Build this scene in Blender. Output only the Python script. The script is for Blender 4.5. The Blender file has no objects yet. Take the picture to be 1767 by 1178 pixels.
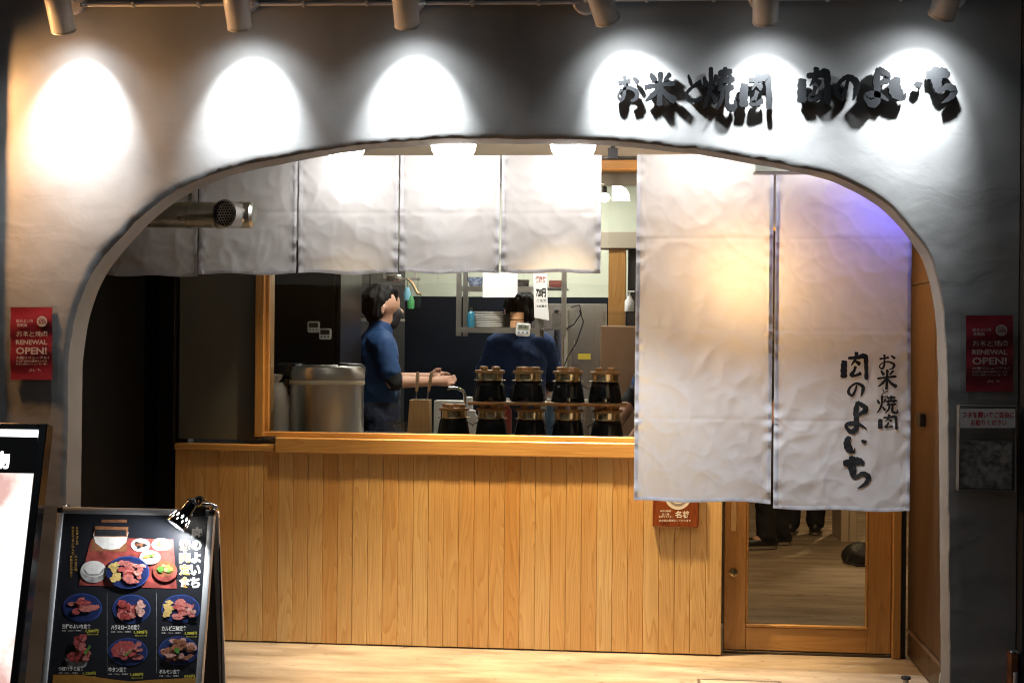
import bpy, bmesh, math, random
from mathutils import Vector, Matrix, noise

rnd = random.Random(7)
S = bpy.context.scene
COL = S.collection
R = math.radians

# ------------------------------------------------------------------ camera
F = 2454.0
PW, PH = 1767.0, 1178.0
CAM = Vector((0.0, -6.66, 1.45))
CR = (Matrix.Rotation(R(5.4), 3, 'Z') @ Matrix.Rotation(R(90), 3, 'X') @ Matrix.Rotation(R(0.55), 3, 'Z'))
cd = bpy.data.cameras.new('camera'); cam = bpy.data.objects.new('camera', cd); COL.objects.link(cam)
cd.sensor_width = 36.0; cd.lens = F / PW * 36.0; cd.clip_start = 0.05; cd.clip_end = 600
cam.matrix_world = Matrix.Translation(CAM) @ CR.to_4x4()
S.camera = cam

# ------------------------------------------------------------------ sky, faint sky light, exposure
W = bpy.data.worlds.new('World'); S.world = W; W.use_nodes = True
wn = W.node_tree
sky = wn.nodes.new('ShaderNodeTexSky'); sky.sky_type = 'NISHITA'; sky.sun_disc = False
sky.sun_elevation = R(-4); sky.sun_rotation = R(200)
wn.links.new(sky.outputs[0], wn.nodes['Background'].inputs[0])
wn.nodes['Background'].inputs[1].default_value = 0.15
sd = bpy.data.lights.new('sun', 'SUN'); sun = bpy.data.objects.new('sun', sd); COL.objects.link(sun)
sd.energy = 0.05; sd.angle = R(40); sd.color = (0.85, 0.92, 1.0)
sun.rotation_euler = (R(50), 0, R(-20))
S.view_settings.view_transform = 'Standard'; S.view_settings.look = 'None'
S.view_settings.exposure = 0.5; S.view_settings.gamma = 1.0
S.cycles.use_denoising = True
S.cycles.max_bounces = 8
S.cycles.filter_width = 1.1
S.cycles.sample_clamp_indirect = 4.0

# ------------------------------------------------------------------ pixel -> place
def ray(px, py):
    return CR @ Vector(((px - PW/2)/F, -(py - PH/2)/F, -1.0))
def at(px, py, Y):
    d = ray(px, py); t = (Y - CAM.y)/d.y
    return CAM + d*t
def hit(px, py, p0, n):
    d = ray(px, py); t = (p0 - CAM).dot(n)/d.dot(n)
    return CAM + d*t
def atz(px, py, Z):
    d = ray(px, py); t = (Z - CAM.z)/d.z
    return CAM + d*t

# ------------------------------------------------------------------ materials
MATS = {}
def nodes_of(name):
    m = bpy.data.materials.new(name); m.use_nodes = True
    nt = m.node_tree
    return m, nt, nt.nodes['Principled BSDF']
def mk(name, col, rough=0.5, metal=0.0, var=0.0, vscale=8.0, bump=0.0, bscale=60.0, stretch=(1, 1, 1), coat=0.0,
       emit=None, estr=0.0, spec=0.5, rvar=0.0):
    if name in MATS: return MATS[name]
    m, nt, b = nodes_of(name)
    N, L = nt.nodes, nt.links
    b.inputs['Base Color'].default_value = (*col, 1); b.inputs['Roughness'].default_value = rough
    b.inputs['Metallic'].default_value = metal; b.inputs['Coat Weight'].default_value = coat
    b.inputs['Specular IOR Level'].default_value = spec
    if emit:
        b.inputs['Emission Color'].default_value = (*emit, 1); b.inputs['Emission Strength'].default_value = estr
    if var or bump or rvar:
        tc = N.new('ShaderNodeTexCoord'); mp = N.new('ShaderNodeMapping'); mp.inputs['Scale'].default_value = stretch
        L.new(tc.outputs['Object'], mp.inputs[0])
        oi = N.new('ShaderNodeObjectInfo'); ad = N.new('ShaderNodeVectorMath'); ad.operation = 'ADD'
        mu = N.new('ShaderNodeMath'); mu.operation = 'MULTIPLY'; mu.inputs[1].default_value = 31.0
        L.new(oi.outputs['Random'], mu.inputs[0]); L.new(mp.outputs[0], ad.inputs[0]); L.new(mu.outputs[0], ad.inputs[1])
        if var:
            t = N.new('ShaderNodeTexNoise'); t.inputs['Scale'].default_value = vscale; t.inputs['Detail'].default_value = 6
            L.new(ad.outputs[0], t.inputs['Vector'])
            r = N.new('ShaderNodeValToRGB'); r.color_ramp.elements[0].position = 0.3; r.color_ramp.elements[1].position = 0.7
            r.color_ramp.elements[0].color = (*[c*(1-var) for c in col], 1); r.color_ramp.elements[1].color = (*[min(1, c*(1+var)) for c in col], 1)
            L.new(t.outputs['Fac'], r.inputs[0]); L.new(r.outputs[0], b.inputs['Base Color'])
        if rvar:
            t2 = N.new('ShaderNodeTexNoise'); t2.inputs['Scale'].default_value = vscale*1.7; t2.inputs['Detail'].default_value = 5
            L.new(ad.outputs[0], t2.inputs['Vector'])
            mr = N.new('ShaderNodeMapRange'); mr.inputs['To Min'].default_value = max(0.02, rough-rvar); mr.inputs['To Max'].default_value = rough+rvar
            L.new(t2.outputs['Fac'], mr.inputs[0]); L.new(mr.outputs[0], b.inputs['Roughness'])
        if bump:
            t3 = N.new('ShaderNodeTexNoise'); t3.inputs['Scale'].default_value = bscale; t3.inputs['Detail'].default_value = 6
            L.new(ad.outputs[0], t3.inputs['Vector'])
            bp = N.new('ShaderNodeBump'); bp.inputs['Strength'].default_value = bump; bp.inputs['Distance'].default_value = 0.01
            L.new(t3.outputs['Fac'], bp.inputs['Height']); L.new(bp.outputs[0], b.inputs['Normal'])
    MATS[name] = m
    return m
def wood(name, c1, c2, c3, axis='Z', rough=0.45, gscale=1.0, coat=0.0, tint=0.5):
    """contour-line grain along one axis, each board shifted and toned by its own random number"""
    if name in MATS: return MATS[name]
    m, nt, b = nodes_of(name); N, L = nt.nodes, nt.links
    tc = N.new('ShaderNodeTexCoord'); oi = N.new('ShaderNodeObjectInfo')
    mu = N.new('ShaderNodeMath'); mu.operation = 'MULTIPLY'; mu.inputs[1].default_value = 57.0; L.new(oi.outputs['Random'], mu.inputs[0])
    ad = N.new('ShaderNodeVectorMath'); ad.operation = 'ADD'; L.new(tc.outputs['Object'], ad.inputs[0]); L.new(mu.outputs[0], ad.inputs[1])
    s = {'Z': (13, 13, 0.9), 'X': (0.9, 13, 13)}[axis]
    mp = N.new('ShaderNodeMapping'); mp.inputs['Scale'].default_value = [q*gscale for q in s]; L.new(ad.outputs[0], mp.inputs[0])
    n1 = N.new('ShaderNodeTexNoise'); n1.inputs['Scale'].default_value = 1.15; n1.inputs['Detail'].default_value = 1.5; n1.inputs['Roughness'].default_value = 0.35
    L.new(mp.outputs[0], n1.inputs['Vector'])
    m2 = N.new('ShaderNodeMath'); m2.operation = 'MULTIPLY'; m2.inputs[1].default_value = 15.0; L.new(n1.outputs['Fac'], m2.inputs[0])
    fr = N.new('ShaderNodeMath'); fr.operation = 'FRACT'; L.new(m2.outputs[0], fr.inputs[0])
    rp = N.new('ShaderNodeValToRGB'); e = rp.color_ramp.elements
    e[0].position = 0.0; e[0].color = (*c1, 1); e[1].position = 1.0; e[1].color = (*c1, 1)
    k = e.new(0.70); k.color = (*[a*0.55+d*0.45 for a, d in zip(c1, c2)], 1); k = e.new(0.90); k.color = (*c2, 1)
    L.new(fr.outputs[0], rp.inputs[0])
    mp2 = N.new('ShaderNodeMapping'); mp2.inputs['Scale'].default_value = {'Z': (220, 220, 5), 'X': (5, 220, 220)}[axis]; L.new(ad.outputs[0], mp2.inputs[0])
    n2 = N.new('ShaderNodeTexNoise'); n2.inputs['Scale'].default_value = 1.0; n2.inputs['Detail'].default_value = 4; L.new(mp2.outputs[0], n2.inputs['Vector'])
    mx = N.new('ShaderNodeMix'); mx.data_type = 'RGBA'; mx.blend_type = 'MULTIPLY'; mx.inputs[0].default_value = 0.35
    L.new(rp.outputs[0], mx.inputs[6]); L.new(n2.outputs['Fac'], mx.inputs[7])
    n3 = N.new('ShaderNodeTexNoise'); n3.inputs['Scale'].default_value = 0.35; n3.inputs['Detail'].default_value = 1; L.new(mp.outputs[0], n3.inputs['Vector'])
    av = N.new('ShaderNodeMath'); av.operation = 'MULTIPLY_ADD'; L.new(oi.outputs['Random'], av.inputs[0]); av.inputs[1].default_value = tint; av.inputs[2].default_value = 0.0
    m4 = N.new('ShaderNodeMath'); m4.operation = 'MULTIPLY'; L.new(n3.outputs['Fac'], m4.inputs[0]); L.new(av.outputs[0], m4.inputs[1])
    m5 = N.new('ShaderNodeMath'); m5.operation = 'MULTIPLY'; m5.inputs[1].default_value = 1.7; m5.use_clamp = True; L.new(m4.outputs[0], m5.inputs[0])
    mx2 = N.new('ShaderNodeMix'); mx2.data_type = 'RGBA'; L.new(m5.outputs[0], mx2.inputs[0]); L.new(mx.outputs[2], mx2.inputs[6])
    mx3 = N.new('ShaderNodeMix'); mx3.data_type = 'RGBA'; mx3.blend_type = 'MULTIPLY'; mx3.inputs[0].default_value = 1.0
    L.new(mx.outputs[2], mx3.inputs[6]); mx3.inputs[7].default_value = (*c3, 1); L.new(mx3.outputs[2], mx2.inputs[7])
    L.new(mx2.outputs[2], b.inputs['Base Color'])
    b.inputs['Roughness'].default_value = rough; b.inputs['Coat Weight'].default_value = coat; b.inputs['Coat Roughness'].default_value = 0.25
    bp = N.new('ShaderNodeBump'); bp.inputs['Strength'].default_value = 0.12; bp.inputs['Distance'].default_value = 0.004
    L.new(n2.outputs['Fac'], bp.inputs['Height']); L.new(bp.outputs[0], b.inputs['Normal'])
    MATS[name] = m
    return m
def glass(name, tint=(1, 1, 1), rough=0.02, ior=1.45, extra=0.0):
    if name in MATS: return MATS[name]
    m = bpy.data.materials.new(name); m.use_nodes = True; nt = m.node_tree; N, L = nt.nodes, nt.links
    N.remove(N['Principled BSDF']); o = N['Material Output']
    t = N.new('ShaderNodeBsdfTransparent'); t.inputs[0].default_value = (*tint, 1)
    g = N.new('ShaderNodeBsdfGlossy'); g.inputs['Roughness'].default_value = rough
    f = N.new('ShaderNodeFresnel'); f.inputs[0].default_value = ior
    mx = N.new('ShaderNodeMixShader')
    if extra:
        mx.inputs[0].default_value = extra
        tc = N.new('ShaderNodeTexCoord'); n = N.new('ShaderNodeTexNoise'); n.inputs['Scale'].default_value = 35; n.inputs['Detail'].default_value = 3
        bp = N.new('ShaderNodeBump'); bp.inputs['Strength'].default_value = 0.6; bp.inputs['Distance'].default_value = 0.01
        L.new(tc.outputs['Object'], n.inputs['Vector']); L.new(n.outputs['Fac'], bp.inputs['Height']); L.new(bp.outputs[0], g.inputs['Normal'])
    else:
        L.new(f.outputs[0], mx.inputs[0])
    L.new(t.outputs[0], mx.inputs[1]); L.new(g.outputs[0], mx.inputs[2]); L.new(mx.outputs[0], o.inputs[0])
    MATS[name] = m
    return m
def emis(name, col, st):
    if name in MATS: return MATS[name]
    m = bpy.data.materials.new(name); m.use_nodes = True; nt = m.node_tree
    nt.nodes.remove(nt.nodes['Principled BSDF'])
    e = nt.nodes.new('ShaderNodeEmission'); e.inputs[0].default_value = (*col, 1); e.inputs[1].default_value = st
    nt.links.new(e.outputs[0], nt.nodes['Material Output'].inputs[0])
    MATS[name] = m
    return m
def plaster():
    m, nt, b = nodes_of('grey_plaster'); N, L = nt.nodes, nt.links
    tc = N.new('ShaderNodeTexCoord')
    n1 = N.new('ShaderNodeTexNoise'); n1.inputs['Scale'].default_value = 2.2; n1.inputs['Detail'].default_value = 7; L.new(tc.outputs['Object'], n1.inputs['Vector'])
    rp = N.new('ShaderNodeValToRGB'); e = rp.color_ramp.elements
    e[0].position = 0.3; e[0].color = (0.21, 0.21, 0.208, 1); e[1].position = 0.72; e[1].color = (0.32, 0.318, 0.312, 1)
    L.new(n1.outputs['Fac'], rp.inputs[0]); L.new(rp.outputs[0], b.inputs['Base Color'])
    mp = N.new('ShaderNodeMapping'); mp.inputs['Scale'].default_value = (3.0, 4, 4.6); L.new(tc.outputs['Object'], mp.inputs[0])
    n2 = N.new('ShaderNodeTexNoise'); n2.inputs['Scale'].default_value = 1.6; n2.inputs['Detail'].default_value = 5; n2.inputs['Distortion'].default_value = 0.8
    L.new(mp.outputs[0], n2.inputs['Vector'])
    n3 = N.new('ShaderNodeTexNoise'); n3.inputs['Scale'].default_value = 45; n3.inputs['Detail'].default_value = 6; L.new(tc.outputs['Object'], n3.inputs['Vector'])
    a = N.new('ShaderNodeMath'); a.operation = 'MULTIPLY_ADD'; a.inputs[1].default_value = 0.10; L.new(n3.outputs['Fac'], a.inputs[0]); L.new(n2.outputs['Fac'], a.inputs[2])
    bp = N.new('ShaderNodeBump'); bp.inputs['Strength'].default_value = 0.35; bp.inputs['Distance'].default_value = 0.010
    L.new(a.outputs[0], bp.inputs['Height']); L.new(bp.outputs[0], b.inputs['Normal'])
    b.inputs['Roughness'].default_value = 0.8; b.inputs['Specular IOR Level'].default_value = 0.25
    return m
def cloth(name, col, transl=0.4):
    m = bpy.data.materials.new(name); m.use_nodes = True; nt = m.node_tree; N, L = nt.nodes, nt.links
    b = N['Principled BSDF']; b.inputs['Base Color'].default_value = (*col, 1); b.inputs['Roughness'].default_value = 0.7
    b.inputs['Specular IOR Level'].default_value = 0.2
    tr = N.new('ShaderNodeBsdfTranslucent'); tr.inputs[0].default_value = (*[min(1, c*1.05) for c in col], 1)
    mx = N.new('ShaderNodeMixShader'); mx.inputs[0].default_value = transl
    L.new(b.outputs[0], mx.inputs[1]); L.new(tr.outputs[0], mx.inputs[2]); L.new(mx.outputs[0], N['Material Output'].inputs[0])
    tc = N.new('ShaderNodeTexCoord')
    n = N.new('ShaderNodeTexNoise'); n.noise_type = 'RIDGED_MULTIFRACTAL'; n.inputs['Scale'].default_value = 4.5; n.inputs['Detail'].default_value = 4; n.inputs['Distortion'].default_value = 0.5; L.new(tc.outputs['Object'], n.inputs['Vector'])
    wv = N.new('ShaderNodeTexNoise'); wv.inputs['Scale'].default_value = 420; L.new(tc.outputs['Object'], wv.inputs['Vector'])
    a = N.new('ShaderNodeMath'); a.operation = 'MULTIPLY_ADD'; a.inputs[1].default_value = 0.05; L.new(wv.outputs['Fac'], a.inputs[0]); L.new(n.outputs['Fac'], a.inputs[2])
    bp = N.new('ShaderNodeBump'); bp.inputs['Strength'].default_value = 0.42; bp.inputs['Distance'].default_value = 0.010
    L.new(a.outputs[0], bp.inputs['Height']); L.new(bp.outputs[0], b.inputs['Normal']); L.new(bp.outputs[0], tr.inputs['Normal'])
    return m
def floor_mat():
    m, nt, b = nodes_of('beige_concrete'); N, L = nt.nodes, nt.links
    tc = N.new('ShaderNodeTexCoord'); mp = N.new('ShaderNodeMapping'); mp.inputs['Scale'].default_value = (0.7, 2.6, 1); L.new(tc.outputs['Object'], mp.inputs[0])
    n = N.new('ShaderNodeTexNoise'); n.inputs['Scale'].default_value = 2.5; n.inputs['Detail'].default_value = 8; n.inputs['Roughness'].default_value = 0.6; L.new(mp.outputs[0], n.inputs['Vector'])
    r = N.new('ShaderNodeValToRGB'); e = r.color_ramp.elements
    e[0].position = 0.34; e[0].color = (0.20, 0.15, 0.10, 1); e[1].position = 0.66; e[1].color = (0.46, 0.37, 0.27, 1)
    L.new(n.outputs['Fac'], r.inputs[0])
    n2 = N.new('ShaderNodeTexNoise'); n2.inputs['Scale'].default_value = 14; n2.inputs['Detail'].default_value = 3; L.new(tc.outputs['Object'], n2.inputs['Vector'])
    r2 = N.new('ShaderNodeValToRGB'); e = r2.color_ramp.elements
    e[0].position = 0.25; e[0].color = (0.35, 0.3, 0.25, 1); e[1].position = 0.36; e[1].color = (1, 1, 1, 1); L.new(n2.outputs['Fac'], r2.inputs[0])
    mx = N.new('ShaderNodeMix'); mx.data_type = 'RGBA'; mx.blend_type = 'MULTIPLY'; mx.inputs[0].default_value = 0.8
    L.new(r.outputs[0], mx.inputs[6]); L.new(r2.outputs[0], mx.inputs[7]); L.new(mx.outputs[2], b.inputs['Base Color'])
    b.inputs['Roughness'].default_value = 0.5
    bp = N.new('ShaderNodeBump'); bp.inputs['Strength'].default_value = 0.15; bp.inputs['Distance'].default_value = 0.01
    L.new(n.outputs['Fac'], bp.inputs['Height']); L.new(bp.outputs[0], b.inputs['Normal'])
    return m

PLASTER = plaster()
FLOORM = floor_mat()
NOREN = cloth('noren_cotton', (0.60, 0.60, 0.625), 0.25)
HEM = cloth('noren_hem', (0.60, 0.60, 0.65), 0.12)
PLANK = wood('plank_cedar', (0.74, 0.49, 0.205), (0.60, 0.345, 0.12), (0.88, 0.70, 0.50), 'Z', 0.42, 1.0, 0.15, 1.0)
DOORW = wood('door_wood', (0.52, 0.28, 0.085), (0.43, 0.21, 0.055), (0.9, 0.8, 0.7), 'Z', 0.38, 0.8, 0.25, 0.4)
SILLW = wood('sill_wood', (0.60, 0.34, 0.11), (0.50, 0.255, 0.07), (0.9, 0.75, 0.6), 'X', 0.38, 0.8, 0.3, 0.4)
PALEW = wood('pale_wood', (0.70, 0.47, 0.22), (0.60, 0.37, 0.15), (0.95, 0.9, 0.8), 'Z', 0.45, 1.2, 0.1, 0.3)
LIDW = wood('lid_wood', (0.60, 0.33, 0.12), (0.44, 0.21, 0.06), (0.9, 0.8, 0.7), 'X', 0.5, 2.0, 0.1, 0.5)
PLAQUEW = wood('plaque_wood', (0.30, 0.075, 0.015), (0.18, 0.04, 0.01), (0.9, 0.8, 0.7), 'Z', 0.3, 1.0, 0.4, 0.3)
BLACK = mk('black_gloss', (0.012, 0.012, 0.013), 0.18)
BLACKM = mk('black_matt', (0.015, 0.015, 0.016), 0.6)
CHAR = mk('letter_black', (0.005, 0.0055, 0.0065), 0.45, spec=.22)
INK = mk('brush_ink', (0.008, 0.008, 0.01), 0.7)
LAMPG = mk('lamp_grey_paint', (0.60, 0.59, 0.60), 0.4, var=0.05)
STEEL = mk('stainless', (0.62, 0.61, 0.59), 0.24, 1.0, rvar=0.08, vscale=5, stretch=(8, 8, 0.6), bump=0.02, bscale=8)
STEELD = mk('stainless_dull', (0.40, 0.39, 0.37), 0.38, 1.0, var=0.15, vscale=4, rvar=0.1)
ALU = mk('aluminium', (0.60, 0.61, 0.62), 0.42, 0.55, rvar=0.08, vscale=10)
CHROME = mk('chrome', (0.8, 0.8, 0.8), 0.08, 1.0)
BRASS = mk('brass_rim', (0.86, 0.72, 0.48), 0.24, 1.0)
GALV = mk('galvanised', (0.52, 0.52, 0.46), 0.30, 1.0, var=0.25, vscale=14, rvar=0.1)
WHITE = mk('white_plastic', (0.75, 0.75, 0.74), 0.4)
PAPER = mk('white_paper', (0.78, 0.77, 0.76), 0.8)
WINDOWG = glass('clear_glass', (0.97, 0.98, 0.97))
SLEEVE = glass('plastic_sleeve', (0.86, 0.87, 0.87), 0.08, 1.4, 0.06)
ACRYL = glass('acrylic', (0.94, 0.95, 0.95), 0.06, 1.45, 0.04)

# ------------------------------------------------------------------ mesh builder
class MB:
    def __init__(s): s.v = []; s.f = []; s.m = []; s.M = None; s.mi = 0; s.smooth = False
    def add(s, vs, fs):
        k = len(s.v)
        for p in vs:
            p = Vector(p)
            s.v.append(s.M @ p if s.M else p)
        for f in fs: s.f.append([k+i for i in f]); s.m.append(s.mi)
        return s
    def bm(s, b):
        b.verts.index_update()
        s.add([v.co.copy() for v in b.verts], [[v.index for v in f.verts] for f in b.faces]); b.free(); return s
    def box(s, x0, x1, y0, y1, z0, z1, bev=0.0, seg=1):
        if bev <= 0:
            vs = [(x, y, z) for z in (z0, z1) for y in (y0, y1) for x in (x0, x1)]
            return s.add(vs, [(0, 2, 3, 1), (4, 5, 7, 6), (0, 1, 5, 4), (2, 6, 7, 3), (0, 4, 6, 2), (1, 3, 7, 5)])
        b = bmesh.new(); bmesh.ops.create_cube(b, size=1)
        for v in b.verts: v.co = Vector(((x0+x1)/2 + v.co.x*(x1-x0), (y0+y1)/2 + v.co.y*(y1-y0), (z0+z1)/2 + v.co.z*(z1-z0)))
        bmesh.ops.bevel(b, geom=b.edges[:], offset=bev, segments=seg, affect='EDGES', profile=0.5)
        return s.bm(b)
    def cyl(s, p0, p1, r0, r1=None, n=20, caps=True):
        r1 = r0 if r1 is None else r1
        p0 = Vector(p0); p1 = Vector(p1); d = (p1-p0).normalized()
        a = d.orthogonal().normalized(); c = d.cross(a)
        vs = []
        for p, r in ((p0, r0), (p1, r1)):
            for i in range(n):
                t = 2*math.pi*i/n; vs.append(p + a*(r*math.cos(t)) + c*(r*math.sin(t)))
        fs = [(i, (i+1) % n, n+(i+1) % n, n+i) for i in range(n)]
        if caps: fs += [list(range(n))[::-1], list(range(n, 2*n))]
        return s.add(vs, fs)
    def lathe(s, prof, c=(0, 0, 0), ax=(0, 0, 1), n=24, close=True):
        d = Vector(ax).normalized(); a = d.orthogonal().normalized(); e = d.cross(a); c = Vector(c)
        vs = []; fs = []
        for (r, h) in prof:
            for i in range(n):
                t = 2*math.pi*i/n; vs.append(c + d*h + a*(r*math.cos(t)) + e*(r*math.sin(t)))
        for k in range(len(prof)-1):
            for i in range(n): fs.append((k*n+i, k*n+(i+1) % n, (k+1)*n+(i+1) % n, (k+1)*n+i))
        if close: fs += [list(range(n))[::-1], list(range((len(prof)-1)*n, len(prof)*n))]
        return s.add(vs, fs)
    def tube(s, pts, r, n=8, rs=None):
        pts = [Vector(p) for p in pts]; vs = []; fs = []; pa = None
        for i, p in enumerate(pts):
            d = (pts[min(i+1, len(pts)-1)] - pts[max(i-1, 0)]).normalized()
            a = d.orthogonal().normalized() if pa is None else (pa - d*pa.dot(d)).normalized()
            pa = a; c = d.cross(a); q = rs[i] if rs else r
            for k in range(n):
                t = 2*math.pi*k/n; vs.append(p + a*(q*math.cos(t)) + c*(q*math.sin(t)))
        for i in range(len(pts)-1):
            for k in range(n): fs.append((i*n+k, i*n+(k+1) % n, (i+1)*n+(k+1) % n, (i+1)*n+k))
        fs += [list(range(n))[::-1], list(range((len(pts)-1)*n, len(pts)*n))]
        return s.add(vs, fs)
    def prism(s, pts, n, th):
        """closed outline in 3-D, extruded by th along n"""
        n = Vector(n).normalized(); k = len(pts); vs = [Vector(p) for p in pts]; vs += [p + n*th for p in vs[:k]]
        fs = [list(range(k))[::-1], list(range(k, 2*k))] + [(i, (i+1) % k, k+(i+1) % k, k+i) for i in range(k)]
        return s.add(vs, fs)
    def poly(s, pts): return s.add(pts, [list(range(len(pts)))])
    def sphere(s, c, r, sc=(1, 1, 1), u=20, v=12):
        b = bmesh.new(); bmesh.ops.create_uvsphere(b, u_segments=u, v_segments=v, radius=r)
        for q in b.verts: q.co = Vector(c) + Vector((q.co.x*sc[0], q.co.y*sc[1], q.co.z*sc[2]))
        return s.bm(b)
    def mesh(s, name, mats, off=Vector()):
        me = bpy.data.meshes.new(name); me.from_pydata([v - off for v in s.v], [], s.f)
        for m in (mats if isinstance(mats, (list, tuple)) else [mats]): me.materials.append(m)
        if any(s.m): me.polygons.foreach_set('material_index', s.m)
        me.validate(); me.update()
        if s.smooth:
            me.polygons.foreach_set('use_smooth', [True]*len(me.polygons))
            me.set_sharp_from_angle(angle=R(38))
        return me
    def build(s, name, mats, parent=None, smooth=None, rec=False):
        if smooth is not None: s.smooth = smooth
        off = Vector(parent['_o']) if parent is not None and '_o' in parent else Vector()
        if rec:
            b = None
        me = s.mesh(name, mats, off); o = bpy.data.objects.new(name, me); COL.objects.link(o)
        if not s.smooth or True:
            b = bmesh.new(); b.from_mesh(me)
            if not rec: bmesh.ops.recalc_face_normals(b, faces=b.faces)
            b.to_mesh(me); b.free()
            if s.smooth: me.set_sharp_from_angle(angle=R(38))
        if parent is not None:
            o.parent = parent; o['_o'] = off
        return o
def thing(name, label, cat, loc, group=None):
    o = bpy.data.objects.new(name, None); COL.objects.link(o); o.empty_display_size = 0.05
    o.location = loc; o['_o'] = Vector(loc); o['label'] = label; o['category'] = cat
    if group: o['group'] = group
    return o
def tag(o, label, cat, group=None):
    o['label'] = label; o['category'] = cat
    if group: o['group'] = group
    return o
def struct(o): o['kind'] = 'structure'; return o
def copy_tree(o, parent=None):
    c = o.copy(); COL.objects.link(c); c.parent = parent
    for ch in o.children: copy_tree(ch, c)
    return c
def light(name, kind, loc, energy, col, parent, size=0.02, spot=None, blend=0.5, aim=None):
    d = bpy.data.lights.new(name, kind); d.energy = energy; d.color = col
    if kind in ('POINT', 'SPOT'): d.shadow_soft_size = size
    if kind == 'SPOT': d.spot_size = spot; d.spot_blend = blend
    o = bpy.data.objects.new(name, d); COL.objects.link(o)
    off = Vector(parent['_o']) if parent is not None else Vector()
    o.location = Vector(loc) - off; o.parent = parent
    if aim is not None: o.rotation_euler = Vector(aim).to_track_quat('-Z', 'Y').to_euler()
    return o

# ------------------------------------------------------------------ writing
def spline(p, k=7):
    if len(p) < 3: 
        a, b = p; return [tuple(a[j] + (b[j]-a[j])*i/k for j in range(3)) for i in range(k+1)]
    out = []
    q = [p[0]] + list(p) + [p[-1]]
    for i in range(1, len(q)-2):
        for t in range(k):
            u = t/k; o = []
            for j in range(3):
                a, b, c, d = q[i-1][j], q[i][j], q[i+1][j], q[i+2][j]
                o.append(0.5*((2*b) + (c-a)*u + (2*a-5*b+4*c-d)*u*u + (3*b-a-3*c+d)*u**3))
            out.append(tuple(o))
    out.append(tuple(p[-1])); return out
GL = {
 'o': [[(.06, .70, .10), (.3, .74, .07), (.6, .80, .10)], [(.34, 1, .09), (.35, .7, .07), (.33, .3, .08), (.22, .08, .08), (.06, .2, .05), (.2, .42, .05), (.55, .52, .07), (.88, .36, .10), (.82, .12, .08), (.6, .04, .03)], [(.72, .92, .06), (.95, .72, .12)]],
 'kome': [[(.2, .95, .06), (.36, .72, .11)], [(.82, .95, .08), (.62, .72, .05)], [(.02, .55, .08), (.4, .6, .06), (.97, .66, .09)], [(.52, 1, .09), (.5, .5, .08), (.48, .0, .10)], [(.46, .54, .06), (.3, .34, .08), (.05, .14, .03)], [(.54, .54, .05), (.7, .32, .09), (.98, .14, .13)]],
 'to': [[(.22, .98, .05), (.34, .75, .09), (.45, .55, .05)], [(.92, .74, .11), (.5, .56, .06), (.16, .32, .08), (.25, .1, .09), (.6, .06, .07), (.95, .12, .10)]],
 'yaku': [[(.03, .78, .05), (.12, .54, .10)], [(.44, .82, .09), (.33, .6, .04)], [(.25, 1, .08), (.25, .6, .07), (.17, .3, .07), (.02, .04, .03)], [(.26, .4, .04), (.42, .18, .10)], [(.48, .86, .07), (.92, .90, .08)], [(.7, 1, .08), (.7, .7, .06)], [(.44, .66, .07), (1, .72, .08)], [(.58, .8, .06), (.55, .54, .06)], [(.86, .82, .07), (.84, .56, .05)], [(.46, .48, .07), (.97, .53, .08)], [(.62, .5, .07), (.58, .25, .07), (.4, .02, .03)], [(.78, .5, .08), (.76, .15, .08), (.86, .05, .09), (1, .08, .08), (1, .24, .03)]],
 'niku': [[(.08, .70, .15), (.05, .4, .16), (.06, .08, .17)], [(.22, .78, .07), (.55, .80, .08), (.88, .84, .13), (.93, .5, .10), (.94, .02, .10)], [(.56, 1, .10), (.5, .75, .07), (.34, .52, .03)], [(.5, .68, .05), (.70, .56, .11)], [(.52, .5, .08), (.46, .34, .07), (.36, .2, .11), (.5, .17, .06), (.74, .26, .09)]],
 'no': [[(.56, .82, .06), (.46, .42, .09), (.28, .12, .11), (.08, .34, .12), (.2, .68, .09), (.55, .92, .10), (.90, .72, .14), (.90, .4, .12), (.78, .04, .03)]],
 'yo': [[(.6, .98, .11), (.5, .70, .15), (.52, .40, .14), (.50, .12, .14), (.26, .04, .10), (.06, .24, .08), (.35, .30, .10), (.65, .26, .08), (.96, .12, .03)], [(.56, .97, .08), (.84, .84, .11), (.92, .72, .14), (.58, .56, .05)]],
 'i': [[(.22, .95, .12), (.12, .6, .20), (.22, .2, .22), (.40, .06, .08), (.46, .3, .03)], [(.74, .72, .08), (.93, .58, .16)]],
 'chi': [[(.02, .78, .12), (.3, .80, .16), (.60, .84, .16), (.82, .74, .08)], [(.40, 1, .16), (.36, .76, .20), (.40, .46, .16), (.48, .34, .08), (.75, .46, .10), (.97, .34, .13), (.85, .16, .09), (.55, .0, .02)]],
}
def ribbon(stroke, wscale):
    p = spline(stroke); n = len(p); Lf = []; Rt = []
    for i, (x, y, w) in enumerate(p):
        x0, y0, _ = p[max(i-1, 0)]; x1, y1, _ = p[min(i+1, n-1)]
        dx, dy = x1-x0, y1-y0; l = math.hypot(dx, dy) or 1; nx, ny = -dy/l, dx/l
        w = max(w, .015)*wscale*0.5; w *= 1 + 0.10*math.sin(i*1.7 + x*9)
        if i == 0 or i == n-1: w *= 0.55
        Lf.append((x+nx*w, y+ny*w)); Rt.append((x-nx*w, y-ny*w))
    return Lf, Rt
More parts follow.
